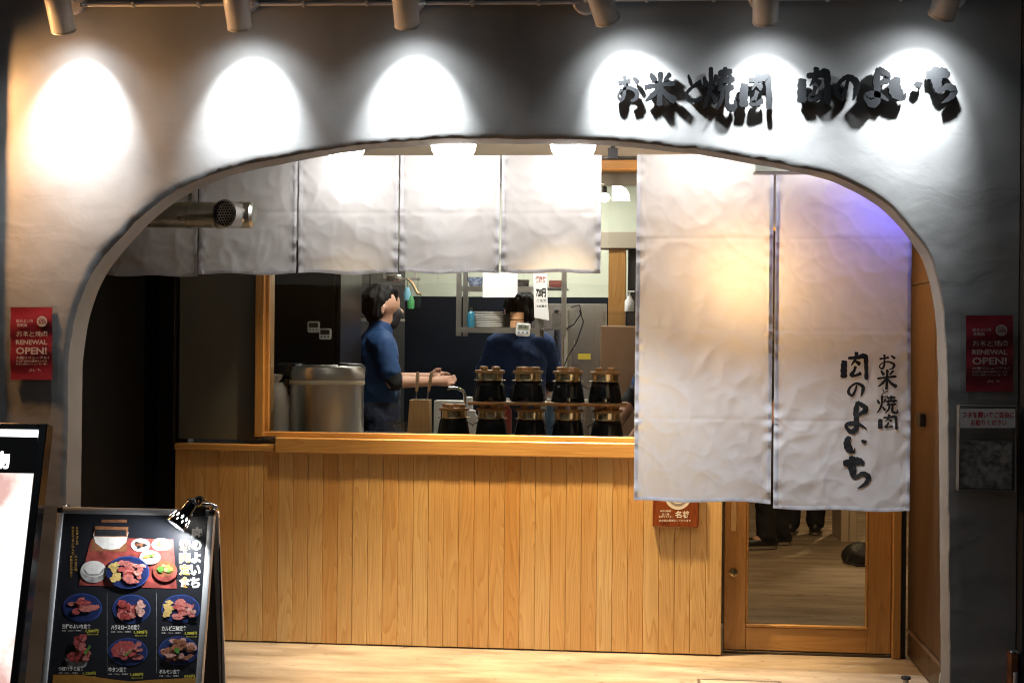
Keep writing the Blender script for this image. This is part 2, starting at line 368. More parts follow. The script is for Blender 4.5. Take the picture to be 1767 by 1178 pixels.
def glyph(mb, key, fmap, th=0.0, wscale=1.0, up=None):
    """fmap(x,y,layer)->front point; th: thickness backwards along up"""
    for k, st in enumerate(GL[key]):
        Lf, Rt = ribbon(st, wscale); n = len(Lf)
        vs = []
        for i in range(n): vs += [fmap(*Lf[i], k), fmap(*Rt[i], k)]
        fs = [(2*i, 2*i+1, 2*i+3, 2*i+2) for i in range(n-1)]
        if th:
            m = 2*n; vs += [v - up*th for v in vs]
            fs += [(m+2*i, m+2*i+2, m+2*i+3, m+2*i+1) for i in range(n-1)]
            for i in range(n-1):
                fs += [(2*i, 2*i+2, m+2*i+2, m+2*i), (2*i+1, m+2*i+1, m+2*i+3, 2*i+3)]
            fs += [(0, m, m+1, 1), (2*n-2, 2*n-1, m+2*n-1, m+2*n-2)]
        mb.add(vs, fs)
TC = {}
def text_geo(body, bold=0.0):
    if (body, bold) in TC: return TC[(body, bold)]
    c = bpy.data.curves.new('t', 'FONT'); c.body = body; c.resolution_u = 2; c.offset = bold; c.size = 1
    o = bpy.data.objects.new('t', c); COL.objects.link(o); bpy.context.view_layer.update()
    me = o.evaluated_get(bpy.context.evaluated_depsgraph_get()).to_mesh()
    vs = [v.co.copy() for v in me.vertices]; fs = [list(p.vertices) for p in me.polygons]
    bpy.data.objects.remove(o); bpy.data.curves.remove(c)
    if vs:
        x0 = min(v.x for v in vs); x1 = max(v.x for v in vs); y0 = min(v.y for v in vs); y1 = max(v.y for v in vs)
        vs = [((v.x-x0)/(x1-x0), (v.y-y0)/max(y1-y0, 1e-4)) for v in vs]
    TC[(body, bold)] = (vs, fs); return TC[(body, bold)]
def text_px(mb, body, x0, y0, x1, y1, p0, n, off=0.001, bold=0.012):
    """fit a line of writing to a pixel rectangle on the plane p0,n"""
    vs, fs = text_geo(body, bold)
    a = hit(x0, y1, p0, n); b = hit(x1, y1, p0, n); c = hit(x0, y0, p0, n)
    mb.add([a + (b-a)*u + (c-a)*v + n*off for u, v in vs], fs)
def quad_px(mb, x0, y0, x1, y1, p0, n, off):
    mb.poly([hit(x0, y1, p0, n)+n*off, hit(x1, y1, p0, n)+n*off, hit(x1, y0, p0, n)+n*off, hit(x0, y0, p0, n)+n*off])
def ell_px(mb, cx, cy, rx, ry, p0, n, off, k=28, jit=0.0, rr=None):
    pts = []
    for i in range(k):
        t = -2*math.pi*i/k; j = 1 + (rr.uniform(-jit, jit) if rr else 0)
        pts.append(hit(cx+rx*j*math.cos(t), cy+ry*j*math.sin(t), p0, n)+n*off)
    mb.poly(pts)

NF = Vector((0, -1, 0))          # the way the facade faces
YW = -1.0                        # street face of the plaster wall
YB = -0.84                       # its back
XL, XR = -2.40, 1.215            # side walls of the entrance recess

# ================================================================== THE SETTING
b = MB().box(-40, 40, -40, 20, -0.30, 0.0).build('pavement', mk('pavement_grey', (0.16, 0.155, 0.15), 0.8, var=0.3, vscale=3, bump=0.2, bscale=90)); struct(b)
b = MB().box(XL-0.3, 3.2, YW-0.05, 8.0, -0.05, 0.004).build('floor', FLOORM); struct(b)
BEIGE = mk('beige_paint', (0.42, 0.37, 0.29), 0.8, var=0.06, vscale=2)
DARKW = mk('dark_laminate', (0.004, 0.004, 0.004), 0.6, spec=.1)
BROWNP = mk('brown_panel', (0.055, 0.032, 0.018), 0.35, var=0.2, vscale=3, stretch=(1, 1, 0.2), rvar=0.08)
struct(MB().box(XL-0.15, XR+0.12, YB+0.004, 0.07, 2.42, 2.52).build('ceiling', mk('recess_ceiling', (0.36, 0.34, 0.27), 0.8, var=0.05)))
struct(MB().box(-2.75, 3.2, 0.172, 8.1, 2.62, 2.72).build('ceiling', BEIGE))
struct(MB().box(XL-0.14, XL, YB+0.004, -0.02, 0.006, 2.418).build('wall', DARKW))
# right-hand side wall: brown sheet panels with open joints
sw = struct(MB().box(XR+0.012, XR+0.10, YB+0.004, 0.065, 0.006, 2.418).build('wall', BLACKM))
zj = at(1590, 1116, -0.35).z
for (y0, y1, z0, z1) in ((YB+0.02, -0.45, 0.02, zj), (-0.446, 0.06, 0.02, zj), (YB+0.02, -0.52, zj+0.006, 1.72), (-0.516, 0.06, zj+0.006, 1.72), (YB+0.02, -0.52, 1.726, 2.41), (-0.516, 0.06, 1.726, 2.41)):
    MB().box(XR, XR+0.0115, y0, y1, z0, z1).build('panel', BROWNP, sw)
MB().box(XR-0.014, XR-0.001, YB+0.03, 0.02, zj-0.004, zj+0.010, 0.002).build('trim_strip', mk('brown_trim', (0.10, 0.06, 0.035), 0.4), sw)
# black sliding shutter beside the counter
xa = at(236, 700, -0.03).x; xb = at(305, 700, 0.0).x
sh = thing('folding_shutter', 'black folding shutter standing closed left of the wooden counter', 'shutter', (xa, 0.02, 0.006))
for i in range(2):
    w = (xb-0.004-xa)/2
    MB().box(xa+i*w, xa+(i+1)*w-0.006, 0.0-0.012*i, 0.03, 0.008, 2.415, 0.003).build('leaf', mk('shutter_black', (0.006, 0.005, 0.005), 0.5, spec=.15), sh)

# ---- back of the recess: wall beside and above the kitchen window
WX0 = at(441, 600, 0).x; WX1 = at(1246, 900, 0).x          # window opening / end of the counter
ZS = at(770, 757, 0).z                                     # top of the counter ledge
GW = mk('grey_wall_paint', (0.10, 0.10, 0.088), 0.8, var=0.06, vscale=3)
struct(MB().box(xb, WX0-0.002, 0.03, 0.16, ZS-0.02, 2.418).build('wall', GW))
struct(MB().box(WX0-0.001, XR, 0.032, 0.16, 2.26, 2.418).build('wall', BEIGE))

# ---- counter front: upright boards, each its own piece
ct = thing('counter_front', 'tall counter front of upright light cedar boards under the kitchen window', 'counter', ((xb+WX1)/2, 0.0, 0.004))
MB().box(xb, WX1-0.004, -0.004, 0.16, 0.006, ZS-0.075).build('backing_board', mk('joint_dark', (0.10, 0.05, 0.018), 0.7), ct)
n = 36; pw = (WX1-xb)/n; zt = ZS-0.072
me = MB().box(0.0006, pw-0.0006, -0.018, -0.0045, 0, zt-0.010, 0.0018).mesh('board', PLANK)
for i in range(n):
    o = bpy.data.objects.new('board', me); COL.objects.link(o); o.parent = ct
    o.location = Vector((xb+i*pw, rnd.uniform(-0.0008, 0.0008), 0.010 + rnd.uniform(0, 0.002))) - ct.location
xs = at(478, 760, 0).x
MB().box(xb, xs-0.001, -0.032, 0.03, ZS-0.070, ZS-0.040, 0.003).build('rail', PALEW if False else SILLW, ct)

# ---- window: jamb, sill, lintel, pane
kw = thing('kitchen_window', 'wide serving window framed in honey coloured wood above the counter', 'window', (WX0, 0.05, ZS))
WE = at(1100, 700, 0).x + 0.36
MB().box(xs, WX1, -0.040, 0.20, ZS-0.074, ZS-0.004, 0.004).build('ledge', SILLW, kw)
MB().box(WX0+0.001, WX1-0.001, 0.020, 0.075, ZS-0.004, ZS+0.020, 0.003).build('sill', SILLW, kw)
j1 = at(462, 600, 0).x
MB().box(WX0, j1-0.016, -0.012, 0.15, ZS-0.0035, 2.255, 0.003).build('jamb', DOORW, kw)
MB().box(j1-0.0158, j1, 0.022, 0.12, ZS+0.0205, 2.255, 0.002).build('jamb', DOORW, kw)
MB().box(WE-0.03, WE+0.03, 0.022, 0.15, ZS+0.0205, 2.255, 0.003).build('jamb', DOORW, kw)
MB().box(WX0+0.001, XR-0.01, -0.012, 0.16, 2.2555, 2.31, 0.004).build('lintel', SILLW, kw)
MB().box(j1+0.0005, WE-0.0305, 0.050, 0.055, ZS+0.0205, 2.2550).build('pane', WINDOWG, kw)

# ---- glazed door right of the counter
DX0 = at(1249, 1000, 0.08).x; DX1 = at(1537, 1000, 0.08).x
GX0 = at(1287, 1000, 0.08).x; GX1 = at(1497, 1000, 0.08).x; GZ = at(1390, 1077, 0.08).z
dr = thing('glazed_door', 'honey wood sliding door with a tall clear pane and brass lock', 'door', ((DX0+DX1)/2, 0.08, 0.02))
MB().box(DX0, GX0, 0.062, 0.100, 0.020, 2.10, 0.003).build('stile', DOORW, dr)
MB().box(GX1, DX1, 0.062, 0.100, 0.020, 2.10, 0.003).build('stile', DOORW, dr)
MB().box(GX0+0.0005, GX1-0.0005, 0.064, 0.098, 0.020, GZ-0.014, 0.003).build('rail', SILLW, dr)
MB().box(GX0+0.0005, GX1-0.0005, 0.064, 0.098, 1.98, 2.10, 0.003).build('rail', SILLW, dr)
MB().box(GX0+0.0005, GX1-0.0005, 0.058, 0.090, GZ-0.0135, GZ, 0.003).build('glazing_bead', SILLW, dr)
for (a, c) in ((GX0+0.0006, GX0+0.010), (GX1-0.010, GX1-0.0006)):
    MB().box(a, c, 0.0605, 0.090, GZ+0.0005, 1.979, 0.002).build('glazing_bead', DOORW, dr)
MB().box(GX0+0.011, GX1-0.011, 0.078, 0.083, GZ+0.0005, 1.979).build('pane', WINDOWG, dr)
p = at(1266, 987, 0.062); mb = MB(); mb.smooth = True
mb.lathe([(0.019, 0), (0.019, 0.004), (0.010, 0.006), (0.009, 0.016), (0.013, 0.019), (0.013, 0.024), (0.004, 0.027)], (p.x, 0.0615, p.z), (0, -1, 0), 24)
mb.box(p.x-0.003, p.x+0.003, 0.026, 0.036, p.z-0.012, p.z+0.012, 0.001)
mb.build('lock', mk('old_brass', (0.42, 0.33, 0.16), 0.3, 1.0), dr)
p = at(1266, 890, 0.062)
pl = MB().box(p.x-0.014, p.x+0.014, 0.052, 0.0615, p.z-0.07, p.z+0.16, 0.003).build('pull_handle', PALEW, dr)
MB().cyl((p.x, 0.0518, p.z+0.0), (p.x, 0.049, p.z), 0.004, n=12).build('screw', STEELD, pl)
# door casing and threshold
dc = thing('door_casing', 'honey wood door post and threshold at the brown side wall', 'door frame', (DX1, 0.05, 0.004))
MB().box(DX1+0.002, DX1+0.040, 0.030, 0.160, 0.006, 2.254, 0.003).build('post', DOORW, dc)
MB().box(DX1+0.0405, XR-0.012, 0.045, 0.160, 0.006, 2.254).build('gap_filler', BLACKM, dc)
MB().box(DX0-0.001, DX1, 0.056, 0.106, 0.0045, 0.017, 0.002).build('threshold', mk('dark_metal', (0.10, 0.085, 0.07), 0.4, 1.0), dc)
MB().box(DX0, DX1, 0.062, 0.10, 2.102, 2.254, 0.003).build('head_rail', SILLW, dc)
p = at(1581, 724, -0.28); MB().box(XR-0.028, XR-0.001, -0.32, -0.25, p.z-0.03, p.z+0.03, 0.004).build('door_stop', BLACKM, dc)

# ---- the plaster facade with its arch
AP = [(113, 1235), (113, 1178), (113, 1040), (113, 880), (114, 780), (115, 720), (116, 643), (120, 594), (132, 533), (153, 480), (180, 440), (215.6, 400), (238, 377), (282, 341), (326, 317), (390, 292), (485, 272), (543, 261), (600, 252), (675, 245), (784, 239), (886, 239), (1021, 241), (1089, 245), (1180, 255), (1199, 256), (1300, 274), (1377, 288), (1437, 303), (1496, 330), (1541, 361), (1573, 397), (1600, 434), (1614, 470), (1625, 520), (1631, 580), (1634, 700), (1636, 900), (1638, 1178), (1638.5, 1235)]
A2 = [(at(x, y, YW).x, at(x, y, YW).z) for x, y in AP]
A2[0] = (A2[0][0], 0.0); A2[-1] = (A2[-1][0], 0.0)
A3 = spline([(x, z, 0) for x, z in A2], 8); 
# even spacing
arc = [(x, max(z, 0)) for x, z, _ in A3]; seg = [0]
for i in range(1, len(arc)): seg.append(seg[-1] + math.dist(arc[i], arc[i-1]))
NA = 420; pts = []; j = 0
for i in range(NA+1):
    t = seg[-1]*i/NA
    while j < len(seg)-2 and seg[j+1] < t: j += 1
    u = (t-seg[j])/max(1e-9, seg[j+1]-seg[j]); pts.append((arc[j][0]+(arc[j+1][0]-arc[j][0])*u, arc[j][1]+(arc[j+1][1]-arc[j][1])*u))
FX0, FX1, FZ = -3.9, at(1757, 600, YW).x, 3.7
cx = (pts[0][0]+pts[-1][0])/2
def outer(x, z):
    dx, dz = x-cx, z
    t = min([ (FX1-cx)/dx if dx > 1e-6 else 1e9, (FX0-cx)/dx if dx < -1e-6 else 1e9, FZ/dz if dz > 1e-6 else 1e9])
    return cx+dx*t, dz*t
RINGS = [0, .008, .016, .03, .05, .08, .12, .17, .23, .30, .38, .48, .60, .74, .88, 1.0]
def relief(x, z):
    return 0.010*noise.noise(Vector((x*1.6, z*2.2, 3.1))) + 0.004*noise.noise(Vector((x*5, z*9, 8.0))) + 0.0016*noise.noise(Vector((x*16, z*26, 1.0)))
vs = []; fs = []; m = len(RINGS)
for i, (x, z) in enumerate(pts):
    e = 0.004*noise.noise(Vector((i*0.11, 0, 0))) + 0.003*noise.noise(Vector((i*0.45, 5, 0)))
    ox, oz = outer(x, z); l = math.dist((x, z), (ox, oz))
    for k, r in enumerate(RINGS):
        rr_ = r + (e/l if k < 3 else 0)
        X = x+(ox-x)*rr_; Z = max(0, z+(oz-z)*rr_) if i not in (0, NA) else 0.0
        Y = YW - relief(X, Z)
        if k == 0: Y += 0.010 + 0.004*noise.noise(Vector((i*0.5, 9, 0)))
        if k == 1: Y += 0.002
        vs.append((X, Y, Z))
for i in range(NA):
    for k in range(m-1): a = i*m+k; fs.append((a, a+m, a+m+1, a+1))
mb = MB(); mb.add(vs, fs)
# reveal of the arch (four strips deep, ending in a clean back edge)
base = len(vs); DEP = [0, .15, .5, 1.0]
v2 = []
for i, (x, z) in enumerate(pts):
    fx, fy, fz = vs[i*m]
    for q in DEP:
        wob = 0.0025*noise.noise(Vector((i*0.2, q*6, 2)))
        v2.append((fx + (x-fx)*q + wob*q, fy + (YB-fy)*q, fz + (z-fz)*q + (wob*q if 0 < i < NA else 0)))
f2 = []
for i in range(NA):
    for k in range(3): a = i*4+k; f2.append((a, a+1, a+5, a+4))
mb.add(v2, f2)
# back face
v3 = []
for i, (x, z) in enumerate(pts):
    ox, oz = outer(x, z); v3 += [v2[i*4+3], (ox, YB, oz)]
mb.add(v3, [(2*i, 2*i+1, 2*i+3, 2*i+2) for i in range(NA)])
fw = mb.build('facade_wall', PLASTER, smooth=True)
mod = None
tag(fw, 'rough grey plaster shop wall with a wide low arch cut through it', 'wall')
# neighbour on the right edge, projecting pier left of the frame, upper storey
tag(MB().box(FX1+0.004, FX1+0.6, YW-0.04, YB, 0.0, 3.7, 0.01).build('neighbour_pier', mk('dark_render', (0.03, 0.03, 0.032), 0.7, var=0.2)), 'dark rendered pier of the next building beside the leaflet holder', 'pier')

# ---- floor hatch
p = atz(1203, 1172, 0.004); q = atz(1345, 1172, 0.004)
mb = MB()
for (x0, x1, y0, y1) in ((p.x, q.x, p.y-0.012, p.y), (p.x, p.x+0.012, p.y-0.40, p.y-0.0125), (q.x-0.012, q.x, p.y-0.40, p.y-0.0125), (p.x, q.x, p.y-0.4125, p.y-0.4005)): mb.box(x0, x1, y0, y1, 0.004, 0.009)
hc = thing('floor_hatch', 'steel rimmed inspection hatch let into the beige floor', 'hatch', (p.x, p.y, 0.004))
mb.build('rim', STEELD, hc)
MB().box(p.x+0.0125, q.x-0.0125, p.y-0.40, p.y-0.0125, 0.0042, 0.008).build('cover', FLOORM, hc)

# ================================================================== INTERIOR SHELL
NAVY = mk('navy_tile', (0.004, 0.006, 0.010), 0.5, spec=.12, var=0.2, vscale=3)
CREAM = mk('cream_paint', (0.38, 0.40, 0.32), 0.75, var=0.03)
zc = at(980, 513, 3.5).z
struct(MB().box(-2.6, 0.42, 3.5, 3.6, 0.004, zc).build('wall', NAVY))
struct(MB().box(-2.6, 0.42, 3.502, 3.6, zc+0.001, 2.618).build('wall', CREAM))
struct(MB().box(-2.74, -2.604, 0.17, 8.0, 0.004, 2.618).build('wall', mk('kitchen_dark', (0.03, 0.03, 0.03), 0.5)))
struct(MB().box(0.36, 0.42, 0.8, 3.498, 0.004, 2.618).build('wall', BEIGE))
struct(MB().box(3.05, 3.15, 0.17, 8.0, 0.004, 2.618).build('wall', BEIGE))
struct(MB().box(-2.6, 3.05, 7.9, 8.0, 0.004, 2.618).build('wall', mk('far_brown', (0.10, 0.06, 0.035), 0.7, var=0.2)))
struct(MB().box(XR+0.10, 3.05, 0.17, 0.25, 0.004, 2.618).build('wall', BEIGE))
struct(MB().box(-2.6, xb, 0.17, 0.25, 0.004, 2.618).build('wall', GW))
struct(MB().box(-2.75, 3.2, 0.1605, 0.1715, 2.2, 2.72).build('wall', BEIGE))

# ================================================================== WALL SPOTLIGHTS
COOL = (0.90, 0.96, 1.0)
SP = [  # lens pixel, sideways aim, plate pixel, power, label
 ((110, 52), -0.04, (128, 2), 76, 'grey cylinder spotlight lighting the plaster near the left red poster'),
 ((414, 47), -0.03, (424, 0), 76, 'grey cylinder spotlight over the left shoulder of the arch'),
 ((703, 44), 0.0, (712, -2), 76, 'grey cylinder spotlight over the crown of the arch, clear of the lettering'),
 ((1049, 36), 0.30, (1012, 2), 76, 'grey cylinder spotlight turned towards the first raised letters of the wall sign'),
 ((1321, 38), 0.05, (1316, -5), 76, 'grey cylinder spotlight hanging straight down over the middle of the wall sign'),
 ((1624, 28), -0.20, (1645, -8), 76, 'grey cylinder spotlight turned towards the last raised letters of the wall sign'),
]
YL = -1.225
for (lx, ly), dx, (qx, qy), pwr, lab in SP:
    L0 = at(lx, ly, YL); aim = Vector((dx, 0.60, -0.80)).normalized()
    t = thing('wall_spotlight', lab, 'spotlight', tuple(at(qx, qy, YW)), 'spotlights along the top of the wall')
    top = L0 - aim*0.17
    mb = MB(); mb.lathe([(0.046, 0.0), (0.049, 0.004), (0.049, 0.160), (0.046, 0.170), (0.02, 0.172)], L0, -aim, 32)
    mb.build('housing', LAMPG, t, smooth=True)
    mb = MB(); mb.lathe([(0.0465, -0.001), (0.0505, -0.001), (0.0505, 0.006), (0.0465, 0.006)], L0, -aim, 32, False); mb.build('bezel', mk('bezel_white', (0.7, 0.7, 0.7), 0.3), t, smooth=True)
    MB().lathe([(0.0445, -0.0008), (0.0445, -0.0022)], L0, -aim, 28).build('lens', emis('lens_glow', COOL, 6.0), t)
    pl = at(qx, qy, YW-0.012); pl.y = YW-0.006
    MB().lathe([(0.056, 0.0), (0.056, 0.016), (0.050, 0.022)], pl + Vector((0, 0.004, 0)), (0, -1, 0), 32).build('wall_plate', LAMPG, t, smooth=True)
    mid = top + aim*0.06
    MB().tube([pl + Vector((0, -0.016, 0)), (pl + Vector((0, -0.07, 0.01))), mid], 0.011, 12).build('bracket', LAMPG, t, smooth=True)
    light('lamp_light', 'SPOT', L0 + aim*0.012, pwr, COOL, t, 0.024, R(74), 1.0, aim)
    light('lamp_spill', 'SPOT', L0 + aim*0.016, pwr*0.09, COOL, t, 0.030, R(128), 1.0, aim)
# conduit between the wall plates
for k in range(5):
    a = at(SP[k][2][0]+14, 9.5-k*1.6, YW-0.02); b_ = at(SP[k+1][2][0]-14, 9.5-(k+1)*1.6, YW-0.02)
    if k >= 3: a.z += 0.01; b_.z += 0.012
    o = thing('conduit', ['thin grey conduit between the first two spotlights past the left poster', 'thin grey conduit running up to the spotlight over the arch crown', 'thin grey conduit from the arch crown spotlight to the lettering spotlights', 'thin grey conduit above the first half of the raised lettering', 'thin grey conduit above the second half of the raised lettering'][k], 'conduit', tuple(a), 'conduits between the spotlights')
    MB().tube([a, b_], 0.0075, 10).build('pipe', LAMPG, o, smooth=True)
    MB().tube([a + Vector((-0.006, 0, 0)), a + Vector((0.022, 0, 0))], 0.0105, 10).build('coupling', STEEL, o, smooth=True)
    for s in (0.33, 0.75):
        c = a.lerp(b_, s); MB().box(c.x-0.007, c.x+0.007, c.y-0.010, YW-0.002, c.z-0.010, c.z+0.010, 0.002).build('clip', LAMPG, o)

# warm lantern of the neighbouring shop, left of the frame, with the pier that cuts its light
px0 = at(-13, 500, YW).x
tag(MB().box(px0-0.16, px0, YW-0.045, YW+0.02, 0.0, 3.7, 0.008).build('neighbour_pier', mk('dark_render', (0.03, 0.03, 0.032), 0.7)), 'dark rendered pier of the next building past the illuminated sign', 'pier')
lx_, ly_, lz_ = px0-0.36, YW-0.25, 2.38
wl = thing('street_lantern', 'warm street lantern on the next shop beyond the illuminated sign', 'lantern', (lx_, YW, lz_))
MB().box(lx_-0.09, lx_+0.16, ly_-0.09, ly_+0.09, lz_+0.065, lz_+0.075, 0.003).build('hood', BLACKM, wl)
MB().lathe([(0.03, -0.06), (0.045, -0.02), (0.045, 0.02), (0.03, 0.05)], (lx_, ly_, lz_), (0, 0, 1), 18).build('globe', emis('warm_globe', (1, 0.50, 0.18), 700), wl, smooth=True)
MB().tube([(lx_, ly_, lz_+0.0755), (lx_, ly_, lz_+0.12), (lx_, YW+0.01, lz_+0.13)], 0.012, 8).build('arm', BLACKM, wl)

# ================================================================== RAISED LETTERS
LB = [('o', (1064, 130, 1104, 176), 'raised black hiragana letter that begins the wall sign'), ('kome', (1111, 124, 1167, 183), 'raised black character shaped like a rice star, second in the wall sign'),
      ('to', (1180, 128, 1213, 176), 'small raised black hiragana letter between the rice character and the dense character'), ('yaku', (1213, 116, 1268, 190), 'dense many-stroked raised black character of the wall sign'),
      ('niku', (1281, 124, 1330, 190), 'raised black meat character that ends the first half of the wall sign'), ('niku', (1381, 116, 1432, 182), 'raised black meat character that begins the second half of the wall sign'),
      ('no', (1440, 129, 1482, 174), 'raised black single-loop hiragana letter of the wall sign'), ('yo', (1491, 117, 1535, 182), 'raised black hiragana letter with a crossing loop at its foot, in the wall sign'),
      ('i', (1537, 131, 1594, 172), 'raised black hiragana letter of two short strokes in the wall sign'), ('chi', (1598, 116, 1648, 178), 'raised black hiragana letter that ends the wall sign')]
for key, (x0, y0, x1, y1), lab in LB:
    a = at(x0, y1, YW-0.046); b_ = at(x1, y1, YW-0.046); c = at(x0, y0, YW-0.046)
    t = thing('raised_letter', lab, 'letter', tuple(a.lerp(b_, .5)), 'raised letters of the wall sign')
    mb = MB(); glyph(mb, key, lambda u, v, k: a + (b_-a)*u + (c-a)*v + NF*(0.0004*k), 0.022, 1.85, NF)
    mb.build('face', CHAR, t)
    for st in GL[key][:2]:
        u, v, _ = st[len(st)//2]
        q = a + (b_-a)*u + (c-a)*v
        MB().cyl(q - NF*0.022, (q.x, YW+0.004, q.z), 0.004, n=8).build('standoff_pin', STEELD, t)

# ================================================================== RECESS LAMPS
YD = -0.70
for i, (x0, x1, lab) in enumerate(((560, 630, 'glowing white dome lamp under the lintel above the vent duct'), (744, 821, 'glowing white dome lamp under the crown of the arch'), (950, 1028, 'glowing white dome lamp nearest the gap between the curtains'), (1180, 1256, 'glowing white dome lamp hidden behind the lintel over the blank curtain panel'), (1350, 1426, 'glowing white dome lamp hidden behind the arch shoulder over the written curtain panel'))):
    c = at((x0+x1)/2, 258, YD); r = (at(x1, 258, YD)-at(x0, 258, YD)).x/2
    t = thing('dome_lamp', lab, 'ceiling lamp', (c.x, YD, 2.418), 'dome lamps behind the arch')
    zb = at((x0+x1)/2, [271, 271, 271, 240, 258][i], YD).z
    MB().cyl((c.x, YD, 2.417), (c.x, YD, zb+0.066), 0.03, n=16).build('stem', LAMPG, t, smooth=True)
    MB().lathe([(r*0.6, 0.066), (r+0.004, 0.060), (r+0.004, 0.050), (r*0.9, 0.050)], (c.x, YD, zb), (0, 0, 1), 28, False).build('rim', LAMPG, t, smooth=True)
    MB().lathe([(r, 0.052), (r*0.97, 0.030), (r*0.84, 0.008), (r*0.55, 0.0), (0.01, -0.001)], (c.x, YD, zb), (0, 0, 1), 28).build('diffuser', emis('dome_glow', (1.0, 0.95, 0.88), 25.0), t, smooth=True)
# warm pendant behind the long curtain
c = at(1278, 488, -0.24)
t = thing('warm_pendant', 'warm pendant lamp glowing through the long curtain before the door', 'pendant lamp', (c.x, -0.24, 2.418))
MB().tube([(c.x, -0.24, 2.417), (c.x, -0.24, c.z+0.10)], 0.003, 6).build('cord', BLACKM, t)
MB().cyl((c.x, -0.24, c.z+0.062), (c.x, -0.24, c.z+0.10), 0.014, n=16).build('socket', BRASS, t, smooth=True)
MB().sphere((c.x, -0.24, c.z+0.03), 0.034, (1, 1, 1.1), 20, 12).build('bulb', emis('warm_bulb', (1, 0.60, 0.25), 420), t, smooth=True)

for (px, e, lab) in ((975, 400, 'warm downlight over the serving ledge behind the short curtain, beside the gap'), (640, 80, 'warm downlight over the serving ledge above the cook')):
    c = at(px, 300, -0.27)
    t = thing('recess_downlight', lab, 'downlight', (c.x, -0.27, 2.418), 'warm downlights in the recess ceiling')
    MB().lathe([(0.045, 0.0), (0.045, -0.09), (0.038, -0.09), (0.030, -0.05)], (c.x, -0.27, 2.418), (0, 0, 1), 24, False).build('can', BLACKM, t, smooth=True)
    MB().lathe([(0.032, -0.055), (0.032, -0.06)], (c.x, -0.27, 2.418), (0, 0, 1), 20).build('bulb', emis('down_bulb', (1, 0.66, 0.32), 10), t)
    light('bulb_light', 'SPOT', (c.x, -0.27, 2.418-0.095), e, (1.0, 0.72, 0.38), t, 0.03, R(76), 0.8, (-0.02, 0.11, -1))
# grey box behind the arch shoulder, blue insect lamp
p = at(1300, 286, -0.66); q = at(1420, 300, -0.66)
t = thing('junction_box', 'pale grey box fixed under the lintel in front of the long curtain', 'box', (p.x, -0.66, q.z))
MB().box(p.x, q.x, -0.72, -0.62, q.z, q.z+0.08, 0.004).build('case', mk('box_grey', (0.38, 0.40, 0.37), 0.5), t)
MB().box(p.x+0.02, q.x-0.02, -0.70, -0.64, q.z+0.0801, 2.417).build('hanger', mk('box_grey', (0.38, 0.40, 0.37), 0.5), t)
p = at(1585, 335, -0.72)
t = thing('insect_lamp', 'small blue insect lamp tucked behind the right shoulder of the arch', 'lamp', (p.x, -0.72, p.z))
MB().box(p.x-0.03, p.x+0.03, -0.75, -0.69, p.z-0.05, p.z+0.10, 0.004).build('case', BLACKM, t)
MB().cyl((p.x-0.036, -0.72, p.z-0.04), (p.x-0.036, -0.72, p.z+0.09), 0.005, n=10).build('tube', emis('blue_tube', (0.08, 0.09, 1.0), 240), t)
MB().tube([(p.x, -0.72, p.z+0.1), (p.x, -0.72, 2.417)], 0.004).build('cable', BLACKM, t)

# ================================================================== CURTAINS
YN = -0.52
def ridge(x): return (1-abs(2*(x-math.floor(x))-1))
def wrinkle(x, z, seed, ztop, zbot, creases):
    t = (ztop-z)/max(0.01, ztop-zbot)
    d = 0.012*t*noise.noise(Vector((x*3.2, z*0.5, seed))) + 0.007*noise.noise(Vector((x*4+z*2, z*3.0, seed+4)))
    v = Vector((x*7 + z*1.5, z*6 - x*2, seed+9)); d += 0.0040*(1-abs(noise.noise(v))*2.2)*(0.25+0.75*min(1, t*1.5))
    v = Vector((x*15 - z*7, z*13 + x*3, seed+2)); d += 0.0018*(1-abs(noise.noise(v))*2)
    for sc_, am in ((5.0, .0021), (9.5, .0014)):
        q = 1-min(1, 2.6*abs(noise.noise(Vector((x*sc_+z*sc_*.35, z*sc_*.9-x*sc_*.3, seed+sc_))))); d += am*q*q*q
    for cz in creases:
        k = abs(z - cz + 0.004*noise.noise(Vector((x*5, cz, seed)))); d -= 0.0016*max(0, 1-k/0.012) - 0.0010*max(0, 1-k/0.05)
    return d
